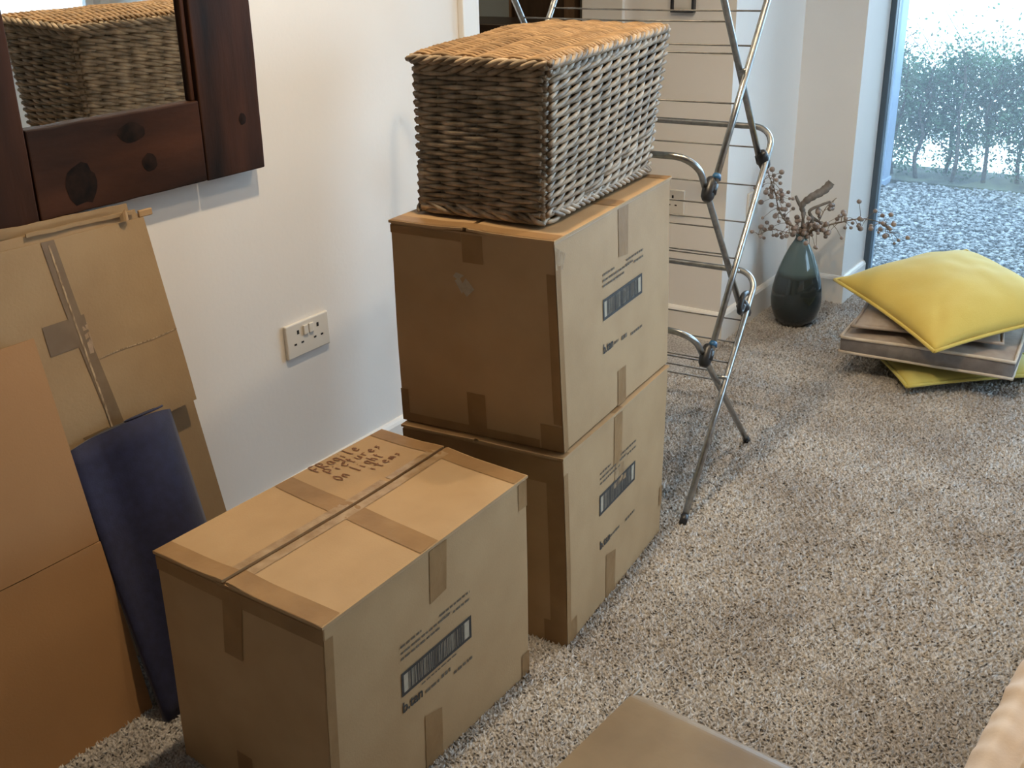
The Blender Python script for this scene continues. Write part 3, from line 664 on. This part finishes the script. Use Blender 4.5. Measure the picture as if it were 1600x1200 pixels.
def basket():
    root = thing('wicker_basket', 'lidded grey willow basket on top of the box tower', 'basket', (.55, -.63, .858))
    z0 = .8635; z1 = 1.130
    bt = [V((.318, -.788, z0)), V((.800, -.742, z0)), V((.782, -.488, z0)), V((.300, -.530, z0))]
    tp = [V((.300, -.808, z1)), V((.856, -.752, z1+.012)), V((.852, -.475, z1+.012)), V((.299, -.534, z1))]
    cnt = 0; stuff = MB(); NR = 33
    cen = sum(bt, V())/4
    # individual rods share a few meshes per face: each is a bent tapered rod in face space
    def face(i0, i1, ns, slope, single, seed):
        nonlocal cnt
        R = random.Random(seed); q = (bt[i0], bt[i1], tp[i1], tp[i0])
        nrm = (q[1]-q[0]).cross(q[3]-q[0]).normalized()
        bow = lambda u, v: nrm*(0.006*math.sin(PI*u)*math.sin(PI*v)+0.003*mnoise.noise(V((u*3, v*3, seed))))
        fp = lambda u, v: bil(q, u, v)+bow(u, v)
        for j in range(ns+1):
            u = (j+.0)/ns*.985+.0075
            MB().tube([fp(u, v/8*1.02-.01)+nrm*(-.0005) for v in range(9)], .0042, 6).build('stake', 'wicker', root, smooth=True)
        for k in range(NR):
            for j in range(-2+(k % 2), ns+1, 2):
                us, ue = j/ns, (j+2)/ns
                kk = (k+.5*slope*j) % NR; v0 = (kk+.3)/NR*.985; dv = slope/NR
                pts = []; rad = []; m = 9
                for s in range(m):
                    t = s/(m-1); u = us-0.12/ns+(ue-us+.24/ns)*t
                    if u < -0.004 or u > 1.004: continue
                    v = min(max(v0+dv*(t-.5), .004), .996)+R.uniform(-.0007, .0007)*10/NR
                    d = math.sin(PI*min(max(t, 0), 1))**.8*0.0125-0.0035
                    pts.append(fp(u, v)+nrm*d); rad.append((.0041+.0006*math.sin(PI*t))*(R.uniform(.92, 1.08)))
                if len(pts) < 3: continue
                if single and cnt < 300:
                    MB().tube(pts, rad, 6).build('wicker_rod', 'wicker', root, smooth=True); cnt += 1
                else: stuff.tube(pts, [r*1.08 for r in rad], 5)
    face(3, 0, 6, .35, True, 1)      # shaded end
    face(0, 1, 12, 2.2, True, 2)     # long side
    face(1, 2, 6, .35, False, 3); face(2, 3, 12, 2.2, False, 4)
    stuff.build('rear_wicker_rods', 'wicker', root, smooth=True, kind='stuff')
    # floor of the basket
    MB().add([p+V((0, 0, .004)) for p in bt]+[p+V((0, 0, .010)) for p in bt], [(3, 2, 1, 0), (4, 5, 6, 7), (0, 1, 5, 4), (1, 2, 6, 5), (2, 3, 7, 6), (3, 0, 4, 7)]).build('base_board', 'wicker', root)
    # corner posts with the weavers turned round them
    for i in range(4):
        d = (bt[i]-cen); d.z = 0; d.normalize(); a, b = bt[(i+3) % 4], bt[(i+1) % 4]; a2, b2 = tp[(i+3) % 4], tp[(i+1) % 4]
        MB().tube([lerp(bt[i], tp[i], t/10)-d*.003 for t in range(11)], .0062, 7).build('corner_post', 'wicker', root, smooth=True)
        cm = MB()
        for k in range(NR+2):
            v = (k+.6)/(NR+2); p = lerp(bt[i], tp[i], v); ea = (lerp(a, a2, v)-p).normalized(); eb = (lerp(b, b2, v)-p).normalized(); z = V((0, 0, .003 if k % 2 else -.003))
            pts = [p+ea*.020-d*.0005, p+ea*.010+d*.003, p+d*.0055+z, p+eb*.010+d*.003, p+eb*.022-d*.0005]
            if i < 1 and k % 1 == 0: MB().tube(catmull(pts, 2), .0042, 6).build('corner_rod', 'wicker', root, smooth=True)
            else: cm.tube(pts, .0048, 5)
        if i >= 1: cm.build('corner_rods', 'wicker', root, smooth=True, kind='stuff')
    # base plait: slanting rods turned down round the foot
    def base_side(a, b, n, nm):
        nr = (b-a).cross(V((0, 0, 1))).normalized()
        for i in range(n):
            t = i/n; t2 = (i+2.1)/n; p = lerp(a, b, t); e = lerp(a, b, min(i/n+.30*(.24/(b-a).length)*1.15, 1.03))
            pts = [p+nr*-.002+V((0, 0, .022)), lerp(p, e, .3)+nr*.008+V((0, 0, .017)), lerp(p, e, .65)+nr*.012+V((0, 0, .006)), e+nr*.004+V((0, 0, -.0005))]
            MB().tube(catmull(pts, 3), [.0034, .004, .0046, .0048, .0048, .0048, .0046, .0044, .0036, .0025], 6).build(nm, 'wicker', root, smooth=True)
    base_side(bt[3], bt[0], 8, 'base_plait_rod'); base_side(bt[0], bt[1], 22, 'base_plait_rod'); base_side(bt[1], bt[2], 8, 'base_plait_rod'); base_side(bt[2], bt[3], 16, 'base_plait_rod')
    rope([p+(p-V((cen.x, cen.y, p.z))).normalized()*.003 for p in tp], .0055, .0058, 3, .085, 'rim_strand', 'wicker', root)
    # lid
    lz = .017
    lt = [V((.288, -.821, z1+lz+.002)), V((.862, -.756, z1+lz+.014)), V((.858, -.462, z1+lz+.015)), V((.286, -.527, z1+lz+.002))]
    def lp(u, v): 
        p = bil(lt, u, v); p.z += .007*math.sin(PI*u)*math.sin(PI*v)+.004*mnoise.noise(V((u*4, v*2, 5)))+.006*math.sin(PI*u)*v; return p
    lid = MB().grid(lambda u, v: lp(.01+.98*u, .01+.98*v)-V((0, 0, .006)), 10, 6).build('lid', 'wicker_lid', root, solid=.003)
    for j in range(6):
        v = .06+.88*j/5; MB().tube([lp(u/16, v) for u in range(17)], .0038, 6).build('lid_stake', 'wicker_lid', lid, smooth=True)
    R = random.Random(9); n = 82
    for i in range(n):
        u = (i+.5)/n; pts = []
        for k in range(21):
            v = -.012+1.024*k/20; wv = math.cos(PI*(v-.06)/.176+(PI if i % 2 else 0))*.0048
            pts.append(lp(min(max(u+.010*(v-.5)+R.uniform(-.0006, .0006), 0), 1), v)+V((0, 0, wv-(.004 if k in (0, 20) else 0))))
        MB().tube(pts, R.uniform(.0033, .0043), 5).build('lid_rod', 'wicker_lid', lid, smooth=True)
    rope([p+V((0, 0, -.005)) for p in lt], .0045, .0048, 3, .07, 'lid_border_strand', 'wicker', lid)
    settle(root)
basket()

# ------------------------------------------------------------------ flattened boxes and the blue roll against the wall
def sheet(name, m, parent, BL, BR, TR, TL, th=.006, nx=10, nz=12, wob=.004, seed=0, **k):
    BL, BR, TR, TL = map(V, (BL, BR, TR, TL)); n = (BR-BL).cross(TL-BL).normalized()
    f = lambda u, v: bil((BL, BR, TR, TL), u, v)+n*wob*mnoise.noise(V((u*2.2, v*2.2, seed)))
    mb = MB(); g = lambda u, v: f(u, v)-n*th
    mb.grid(f, nx, nz); mb.grid(lambda u, v: g(1-u, v), nx, nz)
    mb.grid(lambda u, v: lerp(g(u, 0), f(u, 0), v), nx, 1); mb.grid(lambda u, v: lerp(f(u, 1), g(u, 1), v), nx, 1)
    mb.grid(lambda u, v: lerp(f(0, u), g(0, u), v), nz, 1); mb.grid(lambda u, v: lerp(g(1, u), f(1, u), v), nz, 1)
    return mb.build(name, m, parent, merge=True, **k), f
def flat_boxes():
    root = thing('flattened_box', 'flattened taped cardboard box leaning on the wall under the mirror', 'cardboard', (-.2, -.1, 0))
    # rear panel reaches the carpet, front panel is folded down over its upper half
    sheet('rear_panel', 'card_dark', root, (-.66, -.150, .002), (.076, -.135, .002), (.010, -.044, .862), (-.62, -.044, .872), seed=1, wob=.002)
    sheet('rear_panel', 'card_dark', root, (-.64, -.128, .002), (.060, -.112, .002), (-.006, -.037, .884), (-.60, -.037, .890), seed=3, wob=.002, th=.004)
    p, f = sheet('front_panel', 'card_dark', root, (-.60, -.125, .462), (.0275, -.116, .474), (.006, -.067, .858), (-.58, -.069, .866), seed=2, wob=.003)
    s2, f2 = sheet('inner_panel', 'card_dark', root, (-.62, -.108, .50), (.016, -.101, .50), (-.003, -.056, .874), (-.60, -.057, .882), seed=6, wob=.004, th=.004)
    # torn edge strips and tab at the top
    for i, (a, b) in enumerate((((-.30, -.0505, .893), (-.035, -.0505, .884)), ((-.24, -.0635, .878), (-.012, -.0625, .871)))):
        a, b = V(a), V(b); MB().grid(lambda u, v: lerp(a, b, u)+V((0, -.0012*math.sin(PI*u*2+i), .007*(v-.5)+.002*mnoise.noise(V((u*6, i, 0))))), 14, 2).build('torn_strip', 'card_dark', root, solid=.003)
    MB().box((.002, -.060, .856), (.034, -.054, .870)).build('tab', 'card', root, bevel=.002)
    MB().grid(lambda u, v: V((-.050+.018*u, -.072-.006*math.sin(PI*u), .862+.022*v*(1-.5*abs(2*u-1)))), 4, 3).build('torn_flap', 'card', root, solid=.002)
    U = lambda u, v: f(u, v)+V((0, -.0012, 0))
    sl = [(.64, 1.0), (.655, .68), (.675, .36), (.70, 0)]
    mb = MB(); c = [(catmull([(a, b, 0) for a, b in sl], 5))][0]; o = 0
    for q in c: mb.v += [tuple(U(q.x-.024, q.y)), tuple(U(q.x+.022, q.y))]
    mb.f = [(2*i, 2*i+2, 2*i+3, 2*i+1) for i in range(len(c)-1)]; mb.build('tape', 'tape_dark', root, smooth=True)
    mb = MB(); mb.grid(lambda u, v: U(.545+.145*u, .49+.14*v), 6, 4).build('tape', 'tape_dark', root)
    mb = MB(); mb.grid(lambda u, v: U(.672+.02*u, .44+.15*v), 3, 4).build('tape', 'tape_clear', root)
    mb = MB(); mb.grid(lambda u, v: U(.60+.09*u-.03*v, .0+.07*v), 5, 3).build('tape', 'tape_dark', root)
    mb = MB(); mb.grid(lambda u, v: U(.70+.30*u, .40+.006*v+.004*math.sin(u*7)), 10, 1).build('panel_crease', 'card_edge', root)
    mb = MB(); mb.grid(lambda u, v: U(.637+.006*u+.035*(1-v), .02+.96*v)+V((0, -.0006, 0)), 1, 18).build('panel_crease', 'card_edge', root)
    settle(root)
    r2 = thing('cardboard_sheet', 'plain orange-brown cardboard sheet with one crease, leaning in front at the far left', 'cardboard', (-.5, -.28, 0))
    tl = V((-.80, -.125, .715)); tr = V((-.303, -.130, .718)); br = V((-.320, -.300, .001)); bl = V((-.80, -.272, .001)); k = .475
    ml, mr = lerp(bl, tl, k), lerp(br, tr, k); dn = V((0, -.0035, 0))
    sheet('upper_panel', 'card_orange', r2, ml+V((0, 0, .0012)), mr+V((0, 0, .0012)), tr, tl, seed=4, wob=.003)
    sheet('lower_panel', 'card_orange', r2, bl, br, mr+dn*.6, ml+dn*.6, seed=5, wob=.003)
    settle(r2)
flat_boxes()

def blue_roll():
    root = thing('rolled_mat', 'dark navy blue rolled mat leaning on the wall between cardboard sheets and nearest box', 'mat', (-.24, -.34, 0))
    # cross-section in (a, d): a across, d towards the room; a flat fold on the left, a fat roll on the right
    sec = []
    for i in range(15):
        t = i/14; sec.append((-.112+.224*t, .010+.052*max(0, math.sin(PI*min(max((t-.26)/.80, 0), 1)))**.8))
    sec += [(.114, 0.0)]+[(.112-.226*i/8, -.004-.014*math.sin(PI*i/8)) for i in range(9)]
    bc, tc = V((-.232, -.352, .001)), V((-.180, -.135, .490)); ux = V((.98, -.02, .0)).normalized(); ux2 = V((1, .04, -.02)).normalized()
    axis = (tc-bc).normalized(); nr = axis.cross(ux).normalized(); nr = nr if nr.y < 0 else -nr
    mb = MB(); n = len(sec); K = 16
    for k in range(K+1):
        t = k/K; c = lerp(bc, tc, t); u = lerp(ux, ux2, t)
        for a, d in sec:
            z = V((0, 0, .012*math.sin(PI*(a+.112)/.224))) if k == K else V()
            sc_ = .89+.11*t
            mb.v.append(tuple(c+u*a*sc_+nr*(d+.0015*mnoise.noise(V((a*20, t*3, 0))))+z))
    for k in range(K):
        for i in range(n):
            j = (i+1) % n; mb.f.append((k*n+i, k*n+j, (k+1)*n+j, (k+1)*n+i))
    mb.f += [tuple(range(n)), tuple(reversed(range(K*n, K*n+n)))]
    mb.build('outer_wrap', 'navy', root, smooth=True, merge=True)
    # spiral edge at the open top
    pts = []
    for i in range(60):
        th = i*.30; r = .040-.0006*i; pts.append(tc+ux2*(.045+r*1.2*math.cos(th))+nr*(.030+r*.55*math.sin(th))+axis*.012)
    MB().tube(pts, .0022, 5).build('spiral_edge', 'navy', root, smooth=True)
    settle(root)
blue_roll()

# ------------------------------------------------------------------ folding drying rack
def rack():
    root = thing('drying_rack', 'folding steel drying rack with wire rungs behind the box tower', 'clothes airer', (1.09, -.56, 0))
    nn = V((-.05235, .9986, 0)); W = .56
    F1, F2 = V((.841, -.853, .010)), V((1.337, -.827, .010)); K1, K2 = V((.960, -.847, .401)), V((1.217, -.833, .440))
    K3, K4 = V((.926, -.849, .812)), V((1.289, -.829, .811)); K5, K6 = V((1.235, -.832, 1.215)), V((.972, -.846, 1.222)); T1 = V((1.03, -.843, 1.56)); T2 = V((1.20, -.834, 1.56))
    dn = {'a': nn*.010}
    def frame(a, b, ext, lay):   # inverted U: up one side, across on an arch, down the other side
        a = a+nn*lay; b = b+nn*lay; d = (b-a).normalized(); R = .055
        e = b+d*(ext-R); half = [a, lerp(a, b, .5), b]
        arc = []
        for i in range(0, 9):
            th = PI/2*i/8; arc.append(e+d*R*math.sin(th)+nn*R*(1-math.cos(th)))
        side = half+arc
        L = W-2*lay
        far = [p-nn*((p-a).dot(nn))*2+nn*L for p in side]
        path = side+list(reversed(far))
        MB().tube(path, .0078, 10).build('tube_frame', 'steel', root, smooth=True)
        for p in (a, a+nn*L):
            MB().tube([p-d*.012, p+d*.012], .0098, 10).build('end_cap', 'black', root, smooth=True)
        return a, b, L
    segs = {}
    segs['a'] = frame(F1, K2, .105, 0.0); segs['b'] = frame(F2, K1, .105, .018)
    segs['c'] = frame(K1, K4, .09, 0.0); segs['d'] = frame(K2, K3, .10, .018)
    segs['e'] = frame(K3, K5, .10, 0.0); segs['f'] = frame(K4, K6, .10, .018)
    wires = {'a': [.415, .368, .325], 'b': [.372, .335, .296], 'c': [.754, .676, .60], 'd': [.771, .701, .62], 'e': [1.169, 1.097, .98], 'f': [1.159, 1.086, .845]}
    for k, zs in wires.items():
        a, b, L = segs[k]
        for z in zs:
            t = (z-a.z)/(b.z-a.z); p = lerp(a, b, t); q = p+nn*L
            MB().tube([p, lerp(p, q, .5)+V((0, 0, -.002)), q], .0021, 6).build('wire_rung', 'wire', root, smooth=True)
    for (p, dr) in ((K1, K4-K1), (K2, K3-K2), (K3, K5-K3), (K4, K6-K4)):
        for s in (0, W):
            c = p+nn*(s+.008 if s == 0 else s-.008); d = dr.normalized()
            MB().tube([c-d*.030, c-d*.022, c-d*.006, c+d*.014, c+d*.024, c+d*.028], [.009, .0145, .016, .015, .0125, .008], 10).build('clamp', 'black', root, smooth=True)
    for (p, dr) in ((K1, K4-K1), (K3, K5-K3)):
        d = dr.normalized(); MB().tube([p+d*.024, p+d*.036], [.0115, .0090], 10).build('collar', 'blue_tip', root, smooth=True, label='blue plastic collar')
    c = K2+V((-.060, 0, .02)); MB().tube(catmull([K2+V((-.02, -.004, .05)), c+V((.01, -.006, .03)), c+V((-.012, -.008, .004)), c+V((-.004, -.008, -.008)), c+V((.018, -.006, .004))], 4), .0075, 8).build('lock_hook', 'black', root, smooth=True)
    X = [V((1.083, -.84, .297)), V((1.125, -.838, .567)), V((1.103, -.839, 1.047))]
    for x in X:
        for s in (0, W): MB().tube([x+nn*(s-.004 if s == 0 else s+.004), x+nn*(s+.022 if s == 0 else s-.022)], .005, 8).build('pivot_rivet', 'steel', root, smooth=True)
    settle(root)
rack()

# ------------------------------------------------------------------ vase with dried berry twigs
def vase():
    c = V((2.352, -.570, 0.0))
    prof = [(0, .003), (.045, .003), (.058, .008), (.078, .035), (.088, .070), (.0905, .100), (.088, .135), (.080, .175), (.068, .215), (.053, .255), (.037, .290), (.024, .312), (.0185, .325), (.020, .334), (.0225, .337), (.0195, .336), (.015, .325), (.019, .311), (.032, .289), (.048, .254), (.063, .214), (.075, .174), (.083, .135), (.0855, .10), (.083, .07), (.073, .038), (.05, .014), (0, .012)]
    o = MB().lathe(prof, 48).build('glass_vase', 'vase', None, smooth=True, merge=True); o.location = c
    o['label'] = 'dark teal teardrop glass vase on the carpet beside the patio door'; o['category'] = 'vase'
    vn = V((.82, .57, 0)).normalized(); R = random.Random(4)
    def jit(p, k=.03): return V(p)+vn*R.uniform(-k, k)
    ico = bmesh.new(); bmesh.ops.create_icosphere(ico, subdivisions=2, radius=1); bme = bpy.data.meshes.new('berry'); ico.to_mesh(bme); ico.free(); bme.materials.append(M['berry']); bme.shade_smooth()
    root0 = V((2.352, -.570, .20))
    def branch(label, main, nb, spread, rad=.0034, bsz=(.0055, .0105)):
        root = thing('berry_branch', label, 'dried branch', tuple(c+V((0, 0, .05))), None)
        pts = [c+V((R.uniform(-.03, .03), R.uniform(-.03, .03), .05)), c+V((0, 0, .25)), c+V((R.uniform(-.004, .004), R.uniform(-.004, .004), .325))]+[V(p) for p in main]
        cv = catmull(pts, 7); n = len(cv)
        MB().tube(cv, [rad*(1-.6*i/n) for i in range(n)], 6).build('stem', 'stem', root, smooth=True)
        tw = MB(); i0 = 17
        for k in range(nb):
            i = R.randint(i0, n-1); p = cv[i]; L = R.uniform(.015, spread)
            d = V((R.gauss(0, 1), R.gauss(0, 1), R.gauss(-.1, .9))).normalized()
            q = p+d*L; tw.tube([p, lerp(p, q, .5)+V((0, 0, .004)), q], [.0013, .001, .0008], 4, cap=False)
            b = bpy.data.objects.new('berry', bme); COL.objects.link(b); b.parent = root; s = R.uniform(*bsz); b.scale = (s, s, s*.92); b.location = q+d*s*.8
        tw.build('twiglets', 'stem', root, kind='stuff'); settle(root)
    G = None
    branch('berry twig leaning left over the vase toward the drying rack', [(2.330, -.553, .360), (2.307, -.520, .391), (2.292, -.499, .438), (2.283, -.486, .495), (2.268, -.465, .552)], 66, .065)
    branch('longest berry twig arching right across the patio door frame', [(2.358, -.593, .342), (2.373, -.616, .356), (2.405, -.661, .371), (2.443, -.716, .385), (2.468, -.752, .388), (2.502, -.800, .371), (2.526, -.835, .335)], 62, .07)
    branch('low berry twig sagging left of the vase mouth', [(2.335, -.558, .342), (2.315, -.532, .345), (2.282, -.485, .358), (2.255, -.448, .340)], 16, .03, .0025)
    branch('short berry twig rising right of the driftwood stem', [(2.366, -.605, .352), (2.378, -.622, .388), (2.389, -.638, .433), (2.408, -.665, .465)], 16, .03, .0026)
    dr = thing('driftwood_stem', 'thick grey twisted driftwood stem upright in the vase', 'dried branch', tuple(c+V((0, 0, .05))))
    st = catmull([c+V((.01, 0, .05)), c+V((0, 0, .25)), c+V((.0, .0, .33)), (2.350, -.572, .40), (2.346, -.566, .440), (2.360, -.590, .468), (2.385, -.625, .492), (2.398, -.645, .520)], 6)
    MB().tube(st, [.006+.009*max(0, math.sin(i/len(st)*PI*1.15-1.5))+.0015*math.sin(i*2.1) for i in range(len(st))], 8).build('main_stem', 'drift', dr, smooth=True)
    for pts in ([(2.350, -.572, .42), (2.338, -.554, .452), (2.332, -.545, .475)], [(2.356, -.583, .345), (2.366, -.600, .385), (2.358, -.590, .42), (2.378, -.620, .44), (2.398, -.648, .452)], [(2.362, -.592, .40), (2.376, -.612, .385), (2.386, -.630, .372)]):
        cv = catmull(pts, 6); MB().tube(cv, [.0075*(1-.45*i/len(cv)) for i in range(len(cv))], 7).build('side_stem', 'drift', dr, smooth=True)
    settle(dr)
vase()

# ------------------------------------------------------------------ cushions
def pillow(name, label, corners, th, m, pipe, lo=.85, hi=1.25, sag=0.0, seed=0, power=2.2, group=None, crease=()):
    C = [V(p) for p in corners]; root = thing(name, label, 'cushion', tuple(sum(C, V())/4), group)
    n = (C[1]-C[0]).cross(C[3]-C[0]).normalized(); n = n if n.z > 0 else -n
    def edge(u, v):
        a, b = 2*u-1, 2*v-1; k = .055
        uu = .5+.5*a*(1-k*(1-b*b)*abs(a)); vv = .5+.5*b*(1-k*(1-a*a)*abs(b)); return bil(C, uu, vv)
    def f(u, v, sg):
        a, b = abs(2*u-1), abs(2*v-1); h = ((1-a**power)*(1-b**power))**.62
        p = edge(u, v); w = .010*mnoise.noise(V((u*3.2, v*3.2, seed)))+.005*mnoise.noise(V((u*8, v*8, seed+3)))
        # gathers running in from the corners
        for (cu, cv) in crease:
            du, dv = u-cu, v-cv; r = math.hypot(du, dv); ang = math.atan2(dv, du); w -= .022*math.exp(-(r/.30)**2)*max(0, math.cos(ang*9))**2*min(1, r*6)
        return p+n*sg*(th*.5*h*(hi if sg > 0 else lo)+w*h)+V((0, 0, -sag*(1-h)*0))
    N = 30; mb = MB(); mb.grid(lambda u, v: f(u, v, 1), N, N); mb.grid(lambda u, v: f(1-u, v, -1), N, N)
    mb.build('cover', m, root, smooth=True, merge=True)
    path = [edge(t/14, 0) for t in range(14)]+[edge(1, t/14) for t in range(14)]+[edge(1-t/14, 1) for t in range(14)]+[edge(0, 1-t/14) for t in range(15)]
    MB().tube(path, .0058, 7).build('piping', pipe, root, smooth=True)
    settle(root); return root
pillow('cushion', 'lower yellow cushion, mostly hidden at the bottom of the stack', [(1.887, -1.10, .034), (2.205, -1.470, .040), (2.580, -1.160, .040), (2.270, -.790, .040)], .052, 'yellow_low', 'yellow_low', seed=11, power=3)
def box_cushion():
    root = thing('box_cushion', 'grey and taupe box cushion with cream piping between the two yellow ones', 'cushion', (2.2, -1.12, .07))
    P = [V((1.940, -.868, .086)), V((1.985, -1.375, .082)), V((2.470, -1.335, .088)), V((2.430, -.850, .090))]; h = .052
    e = lambda u, v: bil(P, u, v)
    def rim(t, z, bulge=0.0):
        k = int(t*4) % 4; s = t*4-int(t*4); q = [(0, 0), (1, 0), (1, 1), (0, 1), (0, 0)]; a, b = q[k], q[k+1]
        u, v = a[0]*(1-s)+b[0]*s, a[1]*(1-s)+b[1]*s; c = e(.5, .5); p = e(u, v); o = (p-c); o.z = 0; o.normalize()
        return p+o*bulge*math.sin(PI*s)+V((0, 0, z+.004*mnoise.noise(V((t*9, z*9, 2)))))
    mb = MB().grid(lambda t, z: rim(min(t, .99999), z*h, .010*math.sin(PI*z)), 48, 4); mb.build('side_band', 'grey_fab', root, smooth=True, merge=True)
    top = lambda u, v: e(u, v)+V((0, 0, h+.008*((1-abs(2*u-1)**4)*(1-abs(2*v-1)**4))**.7))
    MB().grid(top, 16, 16).build('top_panel', 'taupe', root, smooth=True)
    MB().grid(lambda u, v: e(1-u, v)+V((0, 0, -.002)), 12, 12).build('bottom_panel', 'grey_fab', root, smooth=True)
    for z in (.002, h): MB().tube([rim(min(t/48, .99999), z) for t in range(49)], .0055, 7).build('piping', 'piping', root, smooth=True)
    settle(root)
box_cushion()
# soft taupe cushion folded under the top one
pillow('cushion', 'flat taupe cushion peeping out on the left between box cushion and top yellow one', [(1.968, -.890, .168), (2.05, -1.325, .164), (2.44, -1.28, .176), (2.40, -.83, .180)], .044, 'taupe', 'taupe', seed=21, power=2.4)
pillow('cushion', 'large bright yellow piped cushion on top of the cushion stack', [(1.852, -1.172, .176), (2.180, -.756, .243), (2.590, -1.080, .288), (2.269, -1.490, .222)], .125, 'yellow', 'yellow', lo=.15, hi=1.55, seed=31, power=2.6, crease=((0, 0),))

# ------------------------------------------------------------------ stool and sofa in the foreground
def stool():
    root = thing('upholstered_stool', 'taupe suede square footstool at the bottom edge of the photo', 'footstool', (-.44, -1.5, 0))
    a = math.radians(-4.5); u = V((math.cos(a), math.sin(a), 0)); v = V((-u.y, u.x, 0)); c = V((-.212, -1.279, 0))
    P = lambda x, y, z: c+u*x+v*y+V((0, 0, z))
    L, Wd, zt = .46, .44, .405; R = .032
    def top(s, t):
        x = -L*(1-s); y = -Wd*(1-t); dx = min((1-s)*L, s*L); z = zt
        dx = (1-s)*L
        if dx < R: k = 1-dx/R; z -= R*(1-math.sqrt(max(0, 1-k*k)))
        z += .006*math.sin(PI*s)*math.sin(PI*t); return P(x, y, z)
    mb = MB()
    ss = [i/16*.9 for i in range(17)]+[.9+.1*(i+1)/10 for i in range(10)]; n = len(ss)
    mb.grid(lambda s, t: top(ss[int(round(s*(n-1)))], t), n-1, 12)
    side = lambda A: [mb.grid(lambda s, t: lerp(P(*A(s), .27), V((top((A(s)[0]+L)/L, (A(s)[1]+Wd)/Wd))), t), 16, 3)]
    side(lambda s: (-L*s, 0)); side(lambda s: (-L*(1-s), -Wd)); side(lambda s: (0, -Wd*(1-s))); side(lambda s: (-L, -Wd*s))
    mb.build('seat_pad', 'leather', root, smooth=False, merge=True)
    MB().tube([P(-.004-.46*i/10*.98, -.001, zt-.004) for i in range(11)], .0028, 6).build('seam', 'leather', root, smooth=True)
    MB().hexa([P(-L+.01, -Wd+.01, .23), P(-.01, -Wd+.01, .23), P(-.01, -.01, .23), P(-L+.01, -.01, .23)], [P(-L+.01, -Wd+.01, .27), P(-.01, -Wd+.01, .27), P(-.01, -.01, .27), P(-L+.01, -.01, .27)]).build('rail', 'cab', root)
    for x in (-.04, -L+.04):
        for y in (-.04, -Wd+.04): MB().tube([P(x, y, .0), P(x, y, .24)], [.013, .02], 12).build('leg', 'cab', root, smooth=True)
    settle(root)
stool()
def sofa():
    root = thing('daybed', 'cream quilted daybed with gathered edge at the lower right corner', 'bed', (.6, -2.1, 0))
    A = V((-.22, -1.680, 0)); B = V((1.30, -1.792, 0)); u = (B-A).normalized(); v = V((u.y, -u.x, 0)); L = (B-A).length; Wd = .85; zt = .452
    P = lambda x, y, z: A+u*x+v*y+V((0, 0, z))
    def top(s, t):
        x, y = s*L, t*Wd; g = math.exp(-y/.030)
        z = zt-.020*math.exp(-(y/.012))+.008*math.exp(-((y-.022)/.014)**2)
        z += g*.016*mnoise.noise(V((x*26+y*14, y*9, 1)))+.002*mnoise.noise(V((x*9, y*9, 2)))
        return P(x, y+.004*mnoise.noise(V((x*18, 0, 3))), z)
    ts = [0, .003, .007, .011, .016, .022, .028, .034, .042, .05, .06, .072, .09, .12, .18, .3, .5, .75, 1]; n = len(ts)
    mb = MB(); mb.grid(lambda s, t: top(s, ts[int(round(t*(n-1)))]), 260, n-1)
    mb.grid(lambda s, t: lerp(P(s*L, .006, .22), top(s, 0), t), 260, 3)
    mb.grid(lambda s, t: lerp(P(0, (1-s)*Wd, .22), top(0, 1-s), t), 12, 3); mb.grid(lambda s, t: lerp(P(L, s*Wd, .22), top(1, s), t), 12, 3); mb.grid(lambda s, t: lerp(P((1-s)*L, Wd, .22), top(1-s, 1), t), 12, 3)
    mb.build('mattress', 'cream', root, smooth=True, merge=True)
    MB().hexa([P(.02, .02, .08), P(L-.02, .02, .08), P(L-.02, Wd-.02, .08), P(.02, Wd-.02, .08)][::-1], [P(.02, .02, .22), P(L-.02, .02, .22), P(L-.02, Wd-.02, .22), P(.02, Wd-.02, .22)][::-1]).build('base', 'grey_fab', root)
    for x in (.08, L-.08):
        for y in (.08, Wd-.08): MB().tube([P(x, y, 0), P(x, y, .085)], .02, 10).build('leg', 'cab', root)
    settle(root)
    b = thing('folded_blanket', 'cream folded blanket on the daybed at the photo\'s bottom right corner', 'blanket', tuple(P(.4, .4, zt)))
    for k in range(3):
        d = .004*k; pts = lambda s, t: P(.01+d+s*(1.1-2*d), .058+d+t*(.5-2*d), zt+.002+.012*k+.012+.0015*mnoise.noise(V((s*9, t*5, k))))
        MB().grid(pts, 40, 10).build('fold_layer', 'cream', b, smooth=True, solid=.011)
    settle(b)
sofa()

# ------------------------------------------------------------------ ceiling downlights
def downlights():
    em = bpy.data.materials.new('lamp_glow'); em.use_nodes = True; p = em.node_tree.nodes['Principled BSDF']; p.inputs['Emission Color'].default_value = LAMP_COL+(1,); p.inputs['Emission Strength'].default_value = 12
    M['lamp_glow'] = em
    NM = ['above the wall mirror', 'above the box tower', 'above the cushion stack', 'behind the camera', 'above the daybed', 'near the patio door', 'in the hall']
    for i, (x, y, pw) in enumerate(LAMP):
        r = thing('ceiling_downlight', 'white recessed ceiling downlight '+NM[i], 'lamp', (x, y, CE), 'recessed downlights in the ceiling')
        MB().lathe([(.034, -.001), (.036, -.006), (.048, -.006), (.052, 0)], 24, (x, y, CE)).build('ring', 'steel_lamp', r, smooth=True)
        MB().lathe([(0, -.002), (.034, -.002)], 24, (x, y, CE)).build('lens', 'lamp_glow', r)
        settle(r)
        l = bpy.data.lights.new('downlight_beam', 'SPOT'); l.energy = pw; l.color = LAMP_COL; l.shadow_soft_size = .035; l.spot_size = math.radians(150); l.spot_blend = .9
        o = bpy.data.objects.new('downlight_beam', l); o.location = (x, y, CE-.03); COL.objects.link(o)
downlights()
